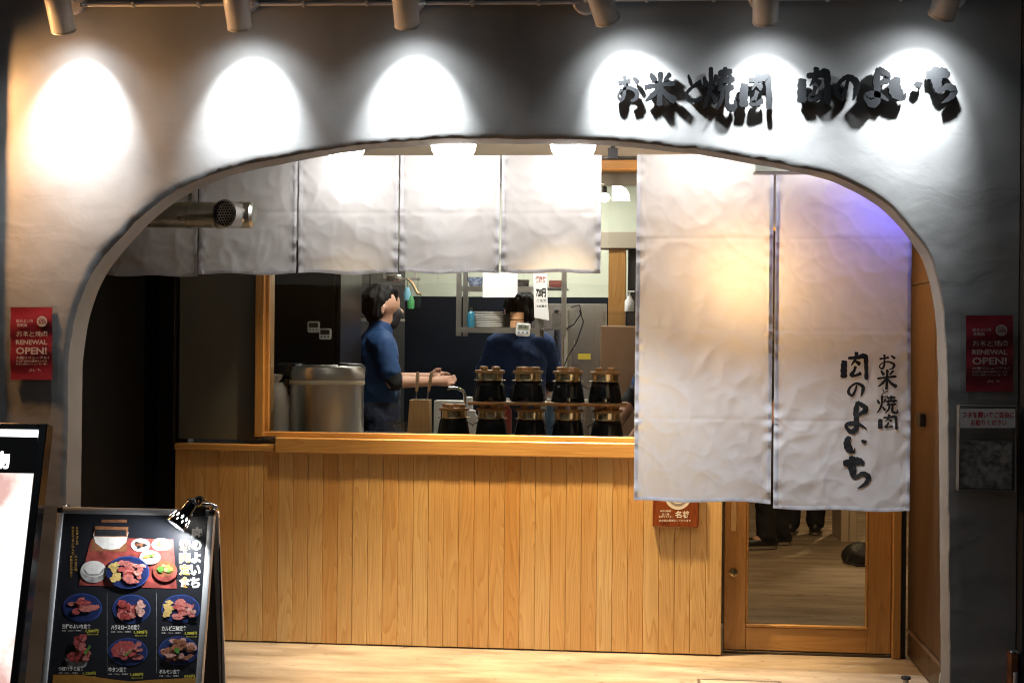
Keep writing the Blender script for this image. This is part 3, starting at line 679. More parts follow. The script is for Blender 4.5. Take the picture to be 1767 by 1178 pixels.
def panel(parent, name, x0, x1, zt, zb, seed, creases, sag=0.0, slit=None, nx=44, bow=0.0):
    nx = int(nx*1.6)
    """returns function (x,z)->point on the cloth"""
    def zbot(x): u = (x-x0)/(x1-x0); return zb - sag*4*u*(1-u) + 0.004*math.sin(u*9+seed)
    def pt(x, z):
        u = (x-x0)/(x1-x0); t = (zt-z)/(zt-zb)
        pinch = 0.0022*math.sin(z*75+seed+2*math.sin(z*17))*(1 if u < .06 or u > .94 else 0)
        gap = 0.0
        if slit: 
            s = max(0, (slit-z)/(slit-zb))
            if u > .5: gap = -0.006*s
            else: gap = 0.006*s
        return Vector((x + gap, YN - wrinkle(x, z, seed, zt, zb, creases) - bow*t*t - pinch, z))
    nz = max(20, int((zt-zb)/(x1-x0)*nx)); vs = []; fs = []
    for i in range(nx+1):
        x = x0+(x1-x0)*i/nx
        for j in range(nz+1): 
            z = zt + (zbot(x)-zt)*j/nz; vs.append(pt(x, z))
    for i in range(nx):
        for j in range(nz): a = i*(nz+1)+j; fs.append((a, a+1, a+nz+2, a+nz+1))
    mb = MB(); mb.add(vs, fs); o = mb.build(name, NOREN, parent, smooth=True)
    me = o.data; me.polygons.foreach_set('use_smooth', [True]*len(me.polygons))
    for at_ in [a for a in me.attributes if a.name == 'sharp_edge']: me.attributes.remove(at_)
    # stitched hems down both sides and along the foot
    h = 0.017
    for (ha, hb) in ((x0+0.001, x0+h), (x1-h, x1-0.001)):
        vs = []; m_ = nz*2
        for j in range(m_+1):
            xm = (ha+hb)/2; z = zt + (zbot(xm)-zt)*j/m_
            pk = 0.0011*math.sin(j*2.4+seed)
            vs += [pt(ha, z)+Vector((0, -0.0022, 0)), pt(xm, z)+Vector((0, -0.0031-pk, 0)), pt(hb, z)+Vector((0, -0.0020, 0))]
        mb = MB(); mb.add(vs, [q for j in range(m_) for q in ((3*j, 3*j+1, 3*j+4, 3*j+3), (3*j+1, 3*j+2, 3*j+5, 3*j+4))]); mb.build('hem', HEM, o, smooth=True)
    vs = []; m_ = nx*2
    for j in range(m_+1):
        x = x0+h+(x1-x0-2*h)*j/m_; z = zbot(x)
        vs += [pt(x, z+0.001)+Vector((0, -0.0022, 0)), pt(x, z+h*.5)+Vector((0, -0.003-0.0010*math.sin(j*1.9), 0)), pt(x, z+h)+Vector((0, -0.002, 0))]
    mb = MB(); mb.add(vs, [q for j in range(m_) for q in ((3*j, 3*j+3, 3*j+4, 3*j+1), (3*j+1, 3*j+4, 3*j+5, 3*j+2))]); mb.build('hem', HEM, o, smooth=True)
    return o, pt
ZT = at(950, 268, YN).z
sn = thing('short_curtain', 'short pale grey split shop curtain of five panels hung across the window', 'curtain', (at(600, 470, YN).x, YN, ZT))
ex = [186, 342, 513.5, 688.5, 863, 1037.5]
for i in range(5):
    xa_ = at(ex[i], 470, YN).x + 0.003; xb_ = at(ex[i+1], 470, YN).x - 0.003
    zb_ = at((ex[i]+ex[i+1])/2, [475, 472, 471, 470, 470][i], YN).z
    panel(sn, 'panel', xa_, xb_, ZT - (0 if i else 0.0), zb_, 3.3+i*7.7, [at(600, 368, YN).z + (i % 2)*0.004], 0.004, None, 36, 0.01*(i % 2))
# joined upper strip behind the slits
vs = []
xa_ = at(ex[0], 300, YN).x; xb_ = at(ex[5], 300, YN).x
for e_ in ex[1:5]:
    xm = at(e_, 330, YN).x; MB().box(xm-0.03, xm+0.03, YN+0.012, YN+0.013, at(600, 318, YN).z, ZT-0.001).build('joining_strip', NOREN, sn)
ZT2 = at(1200, 267, YN).z
ln = thing('long_curtain', 'long pale two-panel shop curtain with black brush writing hung before the door', 'curtain', (at(1335, 600, YN).x, YN, ZT2))
lx = [(1096, 1332.5, 866, 2.2), (1336, 1571, 877, 5.9)]
PT = []
for i, (a, c, zb, sd_) in enumerate(lx):
    o, pt = panel(ln, 'panel', at(a, 600, YN).x, at(c, 600, YN).x, ZT2, at((a+c)/2, zb, YN).z, sd_*9.1, [at(1300, 412, YN).z, at(1300, 569, YN).z, at(1300, 724, YN).z], 0.008 if i else -0.002, None, 56, 0.012 if i else 0.0)
    PT.append((o, pt))
xm = at(1334, 350, YN).x
MB().box(xm-0.022, xm+0.022, YN+0.016, YN+0.0168, at(1334, 392, YN).z, ZT2-0.001).build('joining_strip', NOREN, ln)
GN = [('niku', (1453, 607, 1497, 656)), ('no', (1461, 659, 1491, 685)), ('yo', (1456, 692, 1496, 746)), ('i', (1456, 750, 1496, 781)), ('chi', (1453, 786, 1499, 842)),
      ('o', (1515, 611, 1545, 638)), ('kome', (1512, 637, 1547, 672)), ('to', (1519, 670, 1532, 685)), ('yaku', (1512, 682, 1547, 713)), ('niku', (1516, 714, 1547, 741))]
o, pt = PT[1]
for key, (x0, y0, x1, y1) in GN:
    a = at(x0, y1, YN); b_ = at(x1, y1, YN); c = at(x0, y0, YN)
    mb = MB(); glyph(mb, key, lambda u, v, k: (lambda P: pt(P.x, P.z) + Vector((0, -0.0030-0.0002*k, 0)))(a + (b_-a)*u + (c-a)*v), 0, 1.55)
    g_ = mb.build('brush_character', INK, o, rec=True)
# rod and its black bracket
rd = thing('curtain_rod', 'slim dark rod with a black square bracket carrying both curtains', 'rod', (at(1050, 265, YN).x, YN, ZT))
z_r = ZT - 0.010
MB().tube([(XL+0.004, YN+0.024, z_r), (XR-0.004, YN+0.024, z_r)], 0.009, 12).build('tube', mk('rod_metal', (0.2, 0.19, 0.17), 0.35, 1.0), rd, smooth=True)
p = at(1049, 255, YN-0.01); q = at(1066, 274, YN-0.01)
MB().box(p.x, q.x, YN-0.012, YN+0.040, q.z, p.z, 0.003).build('bracket', BLACKM, rd)
MB().box(p.x+0.012, q.x-0.012, YN+0.006, YN+0.034, p.z+0.0005, 2.417).build('hanger', BLACKM, rd)

# ================================================================== VENT DUCT
YP = -0.67; zc_ = at(330, 371, YP).z; e0 = at(425, 371, YP)
dt = thing('vent_duct', 'steel vent duct ending in a honeycomb grille below the arch shoulder', 'duct', (e0.x, YP, zc_))
r = 0.056
MB().tube([(XL+0.003, YP, zc_), (e0.x-0.10, YP, zc_)], r, 32).build('pipe', GALV, dt, smooth=True)
MB().lathe([(r+0.001, 0), (r+0.004, 0.004), (r+0.004, 0.030), (r+0.001, 0.034)], (e0.x-0.13, YP, zc_), (1, 0, 0), 32, False).build('collar', GALV, dt, smooth=True)
MB().tube([(e0.x-0.099, YP, zc_), (e0.x-0.03, YP, zc_), (e0.x+0.025, YP, zc_), (e0.x+0.036, YP, zc_)], r, 32, rs=[r, r+.002, r+.002, r*.82]).build('end_cap', GALV, dt, smooth=True)
ax = Vector((-0.30, -0.95, -0.02)).normalized(); c0 = Vector((e0.x-0.030, YP, zc_)); mb = MB()
mb.lathe([(r, 0.0), (r, 0.110), (r+0.003, 0.113), (r-0.004, 0.116), (r-0.006, 0.10)], c0, ax, 36, False); ol = mb.build('outlet', STEEL, dt, smooth=True)
MB().lathe([(r-0.004, 0.098), (r-0.004, 0.0985)], c0, ax, 32).build('backing', BLACKM, ol)
mb = MB(); u_ = ax.cross(Vector((0, 0, 1))).normalized(); w_ = u_.cross(ax); hr = 0.0075
for i in range(-6, 7):
    for j in range(-6, 7):
        cx_ = (i + 0.5*(j % 2))*hr*1.732; cy_ = j*hr*1.5
        if math.hypot(cx_, cy_) > r-0.009: continue
        cc = c0 + ax*0.104 + u_*cx_ + w_*cy_; vo = []; vi = []
        for k in range(6):
            a = math.pi/6 + k*math.pi/3; d = u_*math.cos(a) + w_*math.sin(a); vo.append(cc + d*hr*1.0); vi.append(cc + d*hr*0.80)
        mb.add(vo+vi+[v-ax*0.006 for v in vi], [(k, (k+1) % 6, 6+(k+1) % 6, 6+k) for k in range(6)] + [(6+k, 6+(k+1) % 6, 12+(k+1) % 6, 12+k) for k in range(6)])
mb.build('grille', STEEL, ol)
p = at(328, 345, YP)
MB().box(p.x-0.010, p.x+0.010, YP-0.002, YP+0.002, zc_+r, 2.417).build('hanger_strap', GALV, dt)
MB().lathe([(r+0.0012, 0), (r+0.0035, 0), (r+0.0035, 0.02), (r+0.0012, 0.02)], (p.x-0.010, YP, zc_), (1, 0, 0), 32, False).build('strap_ring', GALV, dt, smooth=True)

# ================================================================== POSTERS ON THE WALL
PRED = mk('poster_red', (0.25, 0.010, 0.026), 0.45, var=0.10, vscale=14)
PINK = mk('poster_print', (0.62, 0.52, 0.50), 0.6)
PW0 = Vector((0, YW-0.015, 0))
def poster(x0, y0, x1, y1, name, lab, sleeve):
    t = thing(name, lab, 'poster', tuple(hit((x0+x1)/2, y1, PW0, NF)), 'red posters on the plaster wall')
    n = 14; vs = []; fs = []
    sx0, sy0, sx1, sy1 = sleeve
    for j in range(n+1):
        for i in range(7):
            p = hit(x0+(x1-x0)*i/6, y0+(y1-y0)*j/n, PW0, NF)
            p.y += 0.003*math.sin(j*1.1 + i*.3) + 0.002*noise.noise(Vector((i*.7, j*.6, x0))); vs.append(p)
    for j in range(n):
        for i in range(6): a = j*7+i; fs.append((a, a+7, a+8, a+1))
    mb = MB(); mb.add(vs, fs); mb.build('sheet', PRED, t, smooth=True)
    fx = lambda u: x0+(x1-x0)*u
    fy = lambda v: y0+(y1-y0)*v
    mb = MB(); P1 = PW0 + NF*0.0065
    for body, u0, v0, u1, v1, bd in (('肉のよいち', .14, .165, .54, .215, .02), ('名駅店', .15, .225, .40, .27, .02), ('RENEWAL', .13, .45, .88, .515, .03), ('OPEN!', .13, .55, .87, .65, .03), ('大幅リニューアル！', .13, .675, .92, .715, .02), ('名古屋名物の焼肉ランチを', .13, .728, .88, .757, .01), ('お米と焼肉メニューを一新！', .13, .768, .88, .797, .01)):
        text_px(mb, body, fx(u0), fy(v0), fx(u1), fy(v1), P1, NF, 0.0, bd)
    for k, key in enumerate(('o', 'kome', 'to', 'yaku', 'niku')):
        u0 = .14+k*.152; a = hit(fx(u0), fy(.405), P1, NF); b_ = hit(fx(u0+.135), fy(.405), P1, NF); c = hit(fx(u0), fy(.33), P1, NF)
        glyph(mb, key, lambda u, v, q: a + (b_-a)*u + (c-a)*v + NF*(0.0001*q), 0, 1.2)
    for k, key in enumerate(('yo', 'i', 'chi')):
        u0 = .44+k*.1; a = hit(fx(u0), fy(.885), P1, NF); b_ = hit(fx(u0+.085), fy(.885), P1, NF); c = hit(fx(u0), fy(.85), P1, NF)
        glyph(mb, key, lambda u, v, q: a + (b_-a)*u + (c-a)*v + NF*(0.0001*q), 0, 1.2)
    ell_px(mb, fx(.755), fy(.195), (x1-x0)*.125, (y1-y0)*.075, P1, NF, 0.0)
    mb.build('print', PINK, t)
    mb = MB(); text_px(mb, '2022', fx(.69), fy(.15), fx(.82), fy(.18), P1, NF, 0.0012, .02); text_px(mb, '2/23', fx(.665), fy(.185), fx(.85), fy(.225), P1, NF, 0.0012, .03); mb.build('print', PRED, t)
    vs = []; fs = []
    for j in range(n+1):
        for i in range(9):
            p = hit(sx0+(sx1-sx0)*i/8, sy0+(sy1-sy0)*j/n, P1 + NF*0.004, NF)
            p.y += 0.004*noise.noise(Vector((i*.6, j*.5, x0*2))) - 0.001; vs.append(p)
    for j in range(n):
        for i in range(8): a = j*9+i; fs.append((a, a+9, a+10, a+1))
    mb = MB(); mb.add(vs, fs); mb.build('clear_sleeve', SLEEVE, t, smooth=True)
poster(18, 530, 90, 655, 'red_poster', 'red poster in a clear sleeve on the warm-lit plaster near the illuminated sign', (9, 528, 100, 660))
poster(1667, 544, 1748, 675, 'red_poster', 'red poster in a clear sleeve on the dark plaster above the leaflet holder', (1657, 540, 1756, 678))

# ---- leaflet holder
t = thing('leaflet_holder', 'clear plastic leaflet holder with a white label under the red poster', 'leaflet holder', tuple(at(1703, 850, YW)))
a = at(1646, 850, YW-0.03); c = at(1754, 690, YW-0.03); yb = YW-0.016
MB().box(a.x, c.x, yb-0.003, yb, a.z, c.z, 0.001).build('back_plate', ACRYL, t)
MB().box(a.x+0.010, c.x-0.006, yb-0.055, yb-0.050, a.z+0.012, c.z-0.022, 0.002).build('lid', ACRYL, t)
for (x0, x1, z0, z1) in ((a.x+0.010, a.x+0.0135, a.z+0.012, c.z-0.022), (c.x-0.0095, c.x-0.006, a.z+0.012, c.z-0.022), (a.x+0.014, c.x-0.010, a.z+0.012, a.z+0.0155), (a.x+0.014, c.x-0.010, c.z-0.0255, c.z-0.022)):
    MB().box(x0, x1, yb-0.0498, yb-0.0035, z0, z1, 0.0008).build('side_wall', mk('acrylic_edge', (0.16, 0.165, 0.17), 0.25), t)
P2 = Vector((0, yb-0.0565, 0)); mb = MB(); quad_px(mb, 1657, 705, 1752, 738, P2, NF, 0.0); mb.build('label', PAPER, t)
mb = MB(); text_px(mb, 'フタを開いてご自由に', 1661, 710, 1750, 721, P2, NF, 0.0006, .03); text_px(mb, 'お取りください', 1675, 724, 1737, 734, P2, NF, 0.0006, .03); mb.build('label_print', mk('label_red', (0.50, 0.02, 0.03), 0.6), t)
for k in range(6):
    z = a.z+0.03+k*0.045; MB().box(a.x+0.016, c.x-0.013, yb-0.045, yb-0.0035, z, z+0.0015).build('divider', ACRYL, t)
MB().box(a.x+0.02, c.x-0.016, yb-0.02, yb-0.004, a.z+0.02, a.z+0.20, 0.001).build('leaflets', mk('leaflet_print', (0.60, 0.54, 0.50), 0.5, var=0.7, vscale=40), t)

# ---- utility box at the foot of the right wall
a = at(1741, 1195, YW-0.05); c = at(1790, 1122, YW-0.05)
t = thing('utility_box', 'rusty grey utility box low on the dark wall under the leaflet holder', 'utility box', tuple(a))
MB().box(a.x, FX1-0.002, YW-0.07, YW+0.004, c.z-0.012, c.z, 0.003).build('lid', mk('zinc', (0.35, 0.36, 0.36), 0.4, 1.0, var=0.3, vscale=20), t)
MB().box(a.x+0.004, FX1-0.004, YW-0.06, YW+0.004, a.z-0.05, c.z-0.0125, 0.003).build('case', mk('rust', (0.20, 0.07, 0.025), 0.6, var=0.6, vscale=25), t)
MB().cyl((a.x+0.015, YW-0.0605, c.z-0.006), (a.x+0.015, YW-0.074, c.z-0.006), 0.004, n=10).build('screw', BLACKM, t)
MB().tube([at(1752, 1160, YW-0.08), at(1752, 1178, YW-0.08), at(1752, 1240, YW-0.08)], 0.008, 10).build('pipe', ALU, t, smooth=True)
# ---- door stop post and white cable
p = atz(1563, 1188, 0.004); t = thing('door_stop_post', 'small black-capped door stop on the floor by the brown side wall', 'door stop', (p.x, p.y, 0.004))
MB().cyl((p.x, p.y, 0.004), (p.x, p.y, 0.045), 0.012, n=16).build('post', STEELD, t, smooth=True)
MB().lathe([(0.019, 0.0), (0.021, 0.004), (0.019, 0.012)], (p.x, p.y, 0.0455), (0, 0, 1), 20).build('cap', BLACKM, t, smooth=True)
p = at(1620, 1151, YB+0.08); o = MB().tube([(XR-0.006, YB+0.06, p.z), (XR-0.02, YB+0.055, p.z-0.02), (XR-0.026, YB+0.05, p.z-0.06), (XR-0.02, YB+0.05, 0.012)], 0.004, 8).build('white_cable', mk('cable_white', (0.6, 0.58, 0.52), 0.5), smooth=True)
tag(o, 'thin white cable hanging down the brown side wall to the floor', 'cable')

# ---- wooden plaque on the counter boards
a = at(1126, 907, -0.02); c = at(1206, 830, -0.02)
t = thing('wooden_plaque', 'red-brown wooden plaque with white print on the counter boards', 'plaque', (a.x, -0.02, a.z))
MB().box(a.x, c.x, -0.040, -0.0205, a.z, c.z, 0.004).build('board', PLAQUEW, t)
P3 = Vector((0, -0.0403, 0)); mb = MB()
ell_px(mb, 1170, 852, 24, 27, P3, NF, 0.0004, 40)
text_px(mb, '名将', 1165, 881, 1190, 893, P3, NF, 0.0005, .03)
for k, (s_, x0, x1, y0, y1) in enumerate((('東海四県初', 1139, 1158, 879.5, 883), ('五つ星', 1142, 1155, 885, 888.5), ('お米マイスター', 1137, 1162, 889, 893), ('がお米の厳選をしております', 1137, 1192, 895.5, 900))): text_px(mb, s_, x0, y0, x1, y1, P3, NF, 0.0005, .015)
mb.build('print', mk('plaque_white', (0.72, 0.66, 0.56), 0.6), t)
mb = MB(); ell_px(mb, 1170, 851, 19, 22, P3, NF, 0.0008, 40); mb.build('emblem', mk('emblem_grey', (0.30, 0.26, 0.22), 0.6), t)
mb = MB(); ell_px(mb, 1170, 850, 16, 19, P3, NF, 0.0012, 40); mb.build('emblem', mk('plaque_white', (0.7, 0.66, 0.56), 0.6), t)

# ================================================================== A-FRAME MENU BOARD
LEAN = R(13)
SN = Vector((0.015, -math.cos(LEAN), math.sin(LEAN))).normalized()
S0 = at(235, 874, -1.62)
def sp(px, py, off=0.0): return hit(px, py, S0, SN) + SN*off
UR = Vector((0, 0, 1)).cross(SN).normalized(); UR = UR if UR.x > 0 else -UR
UD = SN.cross(UR).normalized(); UD = UD if UD.z < 0 else -UD
TL = sp(100, 874); wB = (sp(371, 881)-TL).dot(UR); TL = TL + UR*0
hB = TL.z/(-UD.z)
def bl(u, v, off=0.0): return TL + UR*u + UD*v + SN*off
mtx = Matrix((( UR.x, UD.x, SN.x, TL.x), (UR.y, UD.y, SN.y, TL.y), (UR.z, UD.z, SN.z, TL.z), (0, 0, 0, 1)))
ab = thing('menu_board', 'aluminium A-frame menu board with photographs of meat dishes before the arch', 'menu board', (bl(wB/2, hB).x, bl(0, hB).y+0.16, 0.0))
fw_ = 0.024
def mbx(x0, x1, y0, y1, z0, z1, bev=0.0, seg=1):
    m_ = MB(); m_.M = mtx; m_.box(x0, x1, y0, y1, z0, z1, bev, seg); return m_
HP = 0.80   # poster frame height
mbx(0, fw_, 0.0205, HP-0.0205, -0.020, 0.008, 0.005, 2).build('frame_rail', ALU, ab, smooth=True)
mbx(wB-fw_, wB, 0.0205, HP-0.0205, -0.020, 0.008, 0.005, 2).build('frame_rail', ALU, ab, smooth=True)
mbx(0.0205, wB-0.0205, 0, fw_, -0.020, 0.0075, 0.005, 2).build('frame_rail', ALU, ab, smooth=True)
mbx(0.0205, wB-0.0205, HP-fw_, HP, -0.020, 0.0075, 0.005, 2).build('frame_rail', ALU, ab, smooth=True)
for (x, y) in ((0, 0), (wB-0.0203, 0), (0, HP-0.0203), (wB-0.0203, HP-0.0203)):
    mbx(x-0.001, x+0.0213, y-0.001, y+0.0213, -0.021, 0.009, 0.007, 3).build('corner_cap', BLACK, ab, smooth=True)
for x in (0.004, wB-0.022): mbx(x, x+0.018, HP+0.0005, hB-0.002, -0.019, 0.0, 0.003).build('leg', ALU, ab)
mbx(fw_-0.002, wB-fw_+0.002, fw_-0.002, HP-fw_+0.002, -0.010, -0.001).build('backing_sheet', mk('poster_black', (0.010, 0.011, 0.015), 0.4), ab)
# rear frame
rear = Matrix.Translation((TL.x, TL.y+0.050, TL.z)) @ Matrix.Rotation(R(10), 4, 'X')
hr_ = TL.z/math.cos(R(10))
for (x0, x1, y0, y1) in ((0.0, 0.024, -0.012, -hr_), (wB-0.024, wB, -0.012, -hr_), (0.0242, wB-0.0242, -0.012, -0.036), (0.0242, wB-0.0242, -hr_+0.14, -hr_+0.16)):
    m_ = MB(); m_.M = rear; m_.box(x0, x1, -0.010, 0.010, min(y0, y1), max(y0, y1), 0.003); m_.build('rear_rail', ALU, ab)
m_ = MB(); m_.M = rear; m_.box(0.0245, wB-0.0245, -0.004, 0.003, -hr_+0.161, -0.0365); m_.build('rear_sheet', mk('rear_grey', (0.12, 0.09, 0.07), 0.6), ab)
for x in (0.012, wB-0.012):
    a = bl(x, 0.012, -0.012); MB().tube([a, a+Vector((0, 0.02, 0.012)), a+Vector((0, 0.052, 0.006)), a+Vector((0, 0.066, -0.02))], 0.010, 10).build('hinge', CHROME, ab, smooth=True)
# --- the printed sheet: flat print on the plane
LAY = 0.0006
def pmat(nm, c, v=0.25, sc=60): return mk(nm, c, 0.45, var=v, vscale=sc)
P_PLATE = pmat('print_blue', (0.010, 0.020, 0.085), 0.3); P_RIM = pmat('print_blue_rim', (0.03, 0.06, 0.22), 0.2)
P_MEAT = [pmat('print_meat_a', (0.32, 0.06, 0.055), 0.5, 120), pmat('print_meat_b', (0.42, 0.13, 0.11), 0.5, 130), pmat('print_meat_c', (0.24, 0.035, 0.03), 0.5, 120), pmat('print_meat_d', (0.50, 0.27, 0.22), 0.5, 140)]
P_YEL = pmat('print_yellow_veg', (0.52, 0.36, 0.12), 0.3, 150); P_WHITE = pmat('print_white', (0.66, 0.64, 0.60), 0.1); P_BROWN = pmat('print_brown', (0.22, 0.09, 0.04), 0.4, 40)
P_GREEN = pmat('print_green', (0.08, 0.20, 0.03), 0.4, 120); P_GOLD = pmat('print_gold', (0.50, 0.27, 0.05), 0.1); P_LEM = pmat('print_lemon', (0.50, 0.46, 0.05), 0.1)
P_RED = pmat('print_red_table', (0.26, 0.05, 0.04), 0.5, 30); P_GREY = pmat('print_grey', (0.30, 0.29, 0.28), 0.4, 60); P_OFF = pmat('print_offal', (0.26, 0.10, 0.05), 0.6, 120); P_SOUP = pmat('print_soup', (0.20, 0.07, 0.03), 0.5, 60)
PR = []   # (material, builder)
def pr(mat_): 
    m_ = MB(); PR.append((m_, mat_)); return m_
prr = random.Random(5)
def plate(cx, cy, rx, ry, lay):
    ell_px(pr(P_RIM), cx, cy, rx, ry, S0, SN, lay*LAY, 40); ell_px(pr(P_PLATE), cx, cy, rx*.95, ry*.94, S0, SN, (lay+1)*LAY, 40)
def pieces(cx, cy, rx, ry, n, mats, lay, sz=0.26, lim=.72):
    for k in range(n):
        a = prr.uniform(0, 6.28); q = math.sqrt(prr.random())*lim
        ell_px(pr(prr.choice(mats)), cx+rx*q*math.cos(a), cy+ry*q*math.sin(a), rx*sz*prr.uniform(.7, 1.3), ry*sz*prr.uniform(.7, 1.3), S0, SN, (lay+k*.5)*LAY, 9, .3, prr)
m_ = pr(P_RED); m_.poly([sp(*q, LAY) for q in ((136, 1009), (305, 1015), (299, 930), (220, 928), (157, 931))])
m_ = pr(P_BROWN); m_.poly([sp(*q, 2*LAY) for q in ((156, 950), (219, 951), (219, 930), (160, 928))])
m_ = pr(P_WHITE); m_.poly([sp(*q, 3*LAY) for q in ((161, 922), (165, 936), (178, 946), (192, 948), (206, 946), (218, 935), (222, 918), (215, 912), (165, 910))])
m_ = pr(P_BROWN); m_.poly([sp(*q, 4*LAY) for q in ((163, 925), (220, 926), (222, 909), (164, 907))])
m_ = pr(pmat('print_dark', (0.02, 0.02, 0.022))); m_.poly([sp(*q, 5*LAY) for q in ((165, 924), (218, 924), (218, 914), (165, 913))])
quad_px(pr(P_BROWN), 175, 896, 219, 901, S0, SN, 4*LAY)
ell_px(pr(P_WHITE), 243, 940, 16.5, 11.5, S0, SN, 4*LAY); pieces(243, 940, 11, 7, 10, [P_SOUP, P_OFF, pmat('print_dark', (0, 0, 0))], 6, .35)
ell_px(pr(P_WHITE), 279, 939, 17, 11, S0, SN, 4*LAY); pieces(279, 940, 11, 6, 6, [P_YEL, P_GOLD], 6, .35)
ell_px(pr(P_WHITE), 260, 961, 18, 12, S0, SN, 11*LAY); pieces(260, 960, 12, 7, 10, [P_YEL, P_GREEN, P_GOLD], 13, .3)
ell_px(pr(P_GREY), 162, 986, 23, 19, S0, SN, 5*LAY); ell_px(pr(P_WHITE), 162, 981, 21, 14, S0, SN, 6*LAY); ell_px(pr(P_GREY), 162, 983, 17, 10.5, S0, SN, 7*LAY); ell_px(pr(P_WHITE), 162, 980, 16, 10, S0, SN, 8*LAY, 20, .1, prr)
plate(222, 987, 37, 28, 14)
def yellow_red(cx, cy, s, lay):
    for k in range(8): ell_px(pr(P_YEL), cx+s*prr.uniform(-.78, -.42), cy+s*prr.uniform(-.42, .4), s*.2, s*.14, S0, SN, (lay+k*.5)*LAY, 9, .3, prr)
    for k in range(9): ell_px(pr(P_MEAT[k % 3 if k % 2 else 1]), cx+s*prr.uniform(-.2, .28), cy+s*(-.42+k*.11), s*.30, s*.12, S0, SN, (lay+4+k*.5)*LAY, 10, .25, prr)
    for k in range(9): ell_px(pr(P_MEAT[3 if k % 2 else 1]), cx+s*prr.uniform(.42, .75), cy+s*prr.uniform(-.3, .42), s*.17, s*.1, S0, SN, (lay+8+k*.5)*LAY, 8, .35, prr)
yellow_red(222, 986, 36, 16)
ell_px(pr(P_RED), 286, 985, 21, 18, S0, SN, 12*LAY); ell_px(pr(P_SOUP), 286, 981, 19, 14, S0, SN, 13*LAY); pieces(288, 982, 13, 9, 8, [P_YEL, P_GOLD, P_GREEN], 14, .3); ell_px(pr(P_GREEN), 280, 982, 6, 5, S0, SN, 20*LAY, 9, .3, prr)
DI = [(142, 1048, 34, 25, 0), (227, 1050, 33, 25, 1), (312, 1050, 33, 25, 2), (137, 1120, 26, 26, 3), (221, 1124, 34, 24, 4), (308, 1122, 34, 25, 5)]
for cx_, cy_, rx_, ry_, kd in DI:
    if kd == 3:
        m_ = pr(P_GREY); m_.poly([sp(*q, LAY) for q in ((112, 1135), (117, 1150), (148, 1150), (153, 1135))])
        pieces(137, 1128, 22, 14, 14, P_MEAT[:3], 2, .4); pieces(139, 1106, 14, 14, 12, P_MEAT[:3], 9, .4); m_ = pr(P_GREEN); m_.poly([sp(*q, 18*LAY) for q in ((149, 1130), (159, 1115), (157, 1111), (147, 1124))]); continue
    plate(cx_, cy_, rx_, ry_, 1)
    if kd == 0: pieces(cx_, cy_+1, rx_*.85, ry_*.8, 18, P_MEAT[:3] + [P_MEAT[1]], 3, .27)
    if kd == 1: pieces(cx_-7, cy_+1, rx_*.65, ry_*.85, 15, P_MEAT[:3], 3, .30); pieces(cx_+16, cy_-2, rx_*.35, ry_*.6, 9, [P_MEAT[3]], 12, .4)
    if kd == 2: yellow_red(cx_, cy_, 32, 3)
    if kd == 4: ell_px(pr(P_MEAT[0]), cx_-6, cy_-4, 22, 16, S0, SN, 3*LAY, 20, .1, prr); pieces(cx_, cy_+6, rx_*.7, ry_*.6, 14, P_MEAT[:2], 4, .3); pieces(cx_+18, cy_-8, 10, 8, 6, P_MEAT[1:2], 12, .4); m_ = pr(P_GREEN); m_.poly([sp(*q, 17*LAY) for q in ((216, 1129), (228, 1121), (229, 1123), (218, 1132))])
    if kd == 5: pieces(cx_, cy_, rx_*.9, ry_*.85, 30, [P_OFF, P_MEAT[3], P_OFF, P_SOUP], 3, .24, .85); ell_px(pr(P_GREEN), cx_, cy_, 5, 5, S0, SN, 20*LAY, 9, .3, prr)
NM = [('三種のよいち定食', 107, 1076, 157, 1084, '1,580円', 148, 170), ('ハラミロースの定食', 192, 1077, 242, 1086, '1,380円', 231, 254), ('カルビ三昧定食', 279, 1079, 322, 1088, '1,380円', 319, 340), ('つぼハラミ定食', 101, 1149, 145, 1157, '1,150円', 143, 165), ('牛タン定食', 187, 1150, 219, 1159, '1,680円', 225, 247), ('ホルモン定食', 275, 1154, 311, 1162, '890円', 318, 336)]
mw = pr(P_WHITE); ml = pr(P_LEM)
for nm, x0, y0, x1, y1, prc, q0, q1 in NM:
    text_px(mw, nm, x0, y0, x1, y1, S0, SN, LAY, .03)
    text_px(mw, 'お肉・ごはん・味噌汁', x0, y1+2, x0+34, y1+4.6, S0, SN, LAY, .01)
    text_px(ml, prc, q0, y1+1, q1, y1+7, S0, SN, LAY, .03); text_px(ml, '税込み価格', q0+2, y1+8.5, q1, y1+11, S0, SN, LAY, .01)
for k, ch in enumerate('肉のよいち'): text_px(mw, ch, 331-k*.8+ (0), 909+k*21.5, 349-k*.8, 928+k*21.5, S0, SN, LAY, .06)
mg = pr(P_GOLD)
for k, ch in enumerate('焼肉定食'):
    text_px(mg, ch, 310, 930+k*21.5, 328, 949+k*21.5, S0, SN, 2*LAY, .02); text_px(mw, ch, 309, 929.5+k*21.5, 329, 949.5+k*21.5, S0, SN, LAY, .08)
for cx_, y0, s_ in ((133, 908, 'お米屋さんの'), (126, 908, '炊きたて釜ごはんと'), (131, 958, '選べる焼肉'), (123, 958, '特製だれの定食')):
    for k, ch in enumerate(s_): text_px(mg, ch, cx_-2.2, y0+k*5.4, cx_+2.2, y0+4.4+k*5.4, S0, SN, LAY, .02)
m_ = pr(pmat('print_ochre', (0.36, 0.17, 0.03), 0.1)); m_.poly([sp(*q, LAY) for q in ((92, 1163), (135, 1163), (200, 1172), (228, 1175), (260, 1172), (346, 1168), (342, 1290), (80, 1285))])
for x in (185, 270): quad_px(pr(P_GREY), x-.25, 1022, x+.25, 1160, S0, SN, LAY)
big = MB(); mats = []
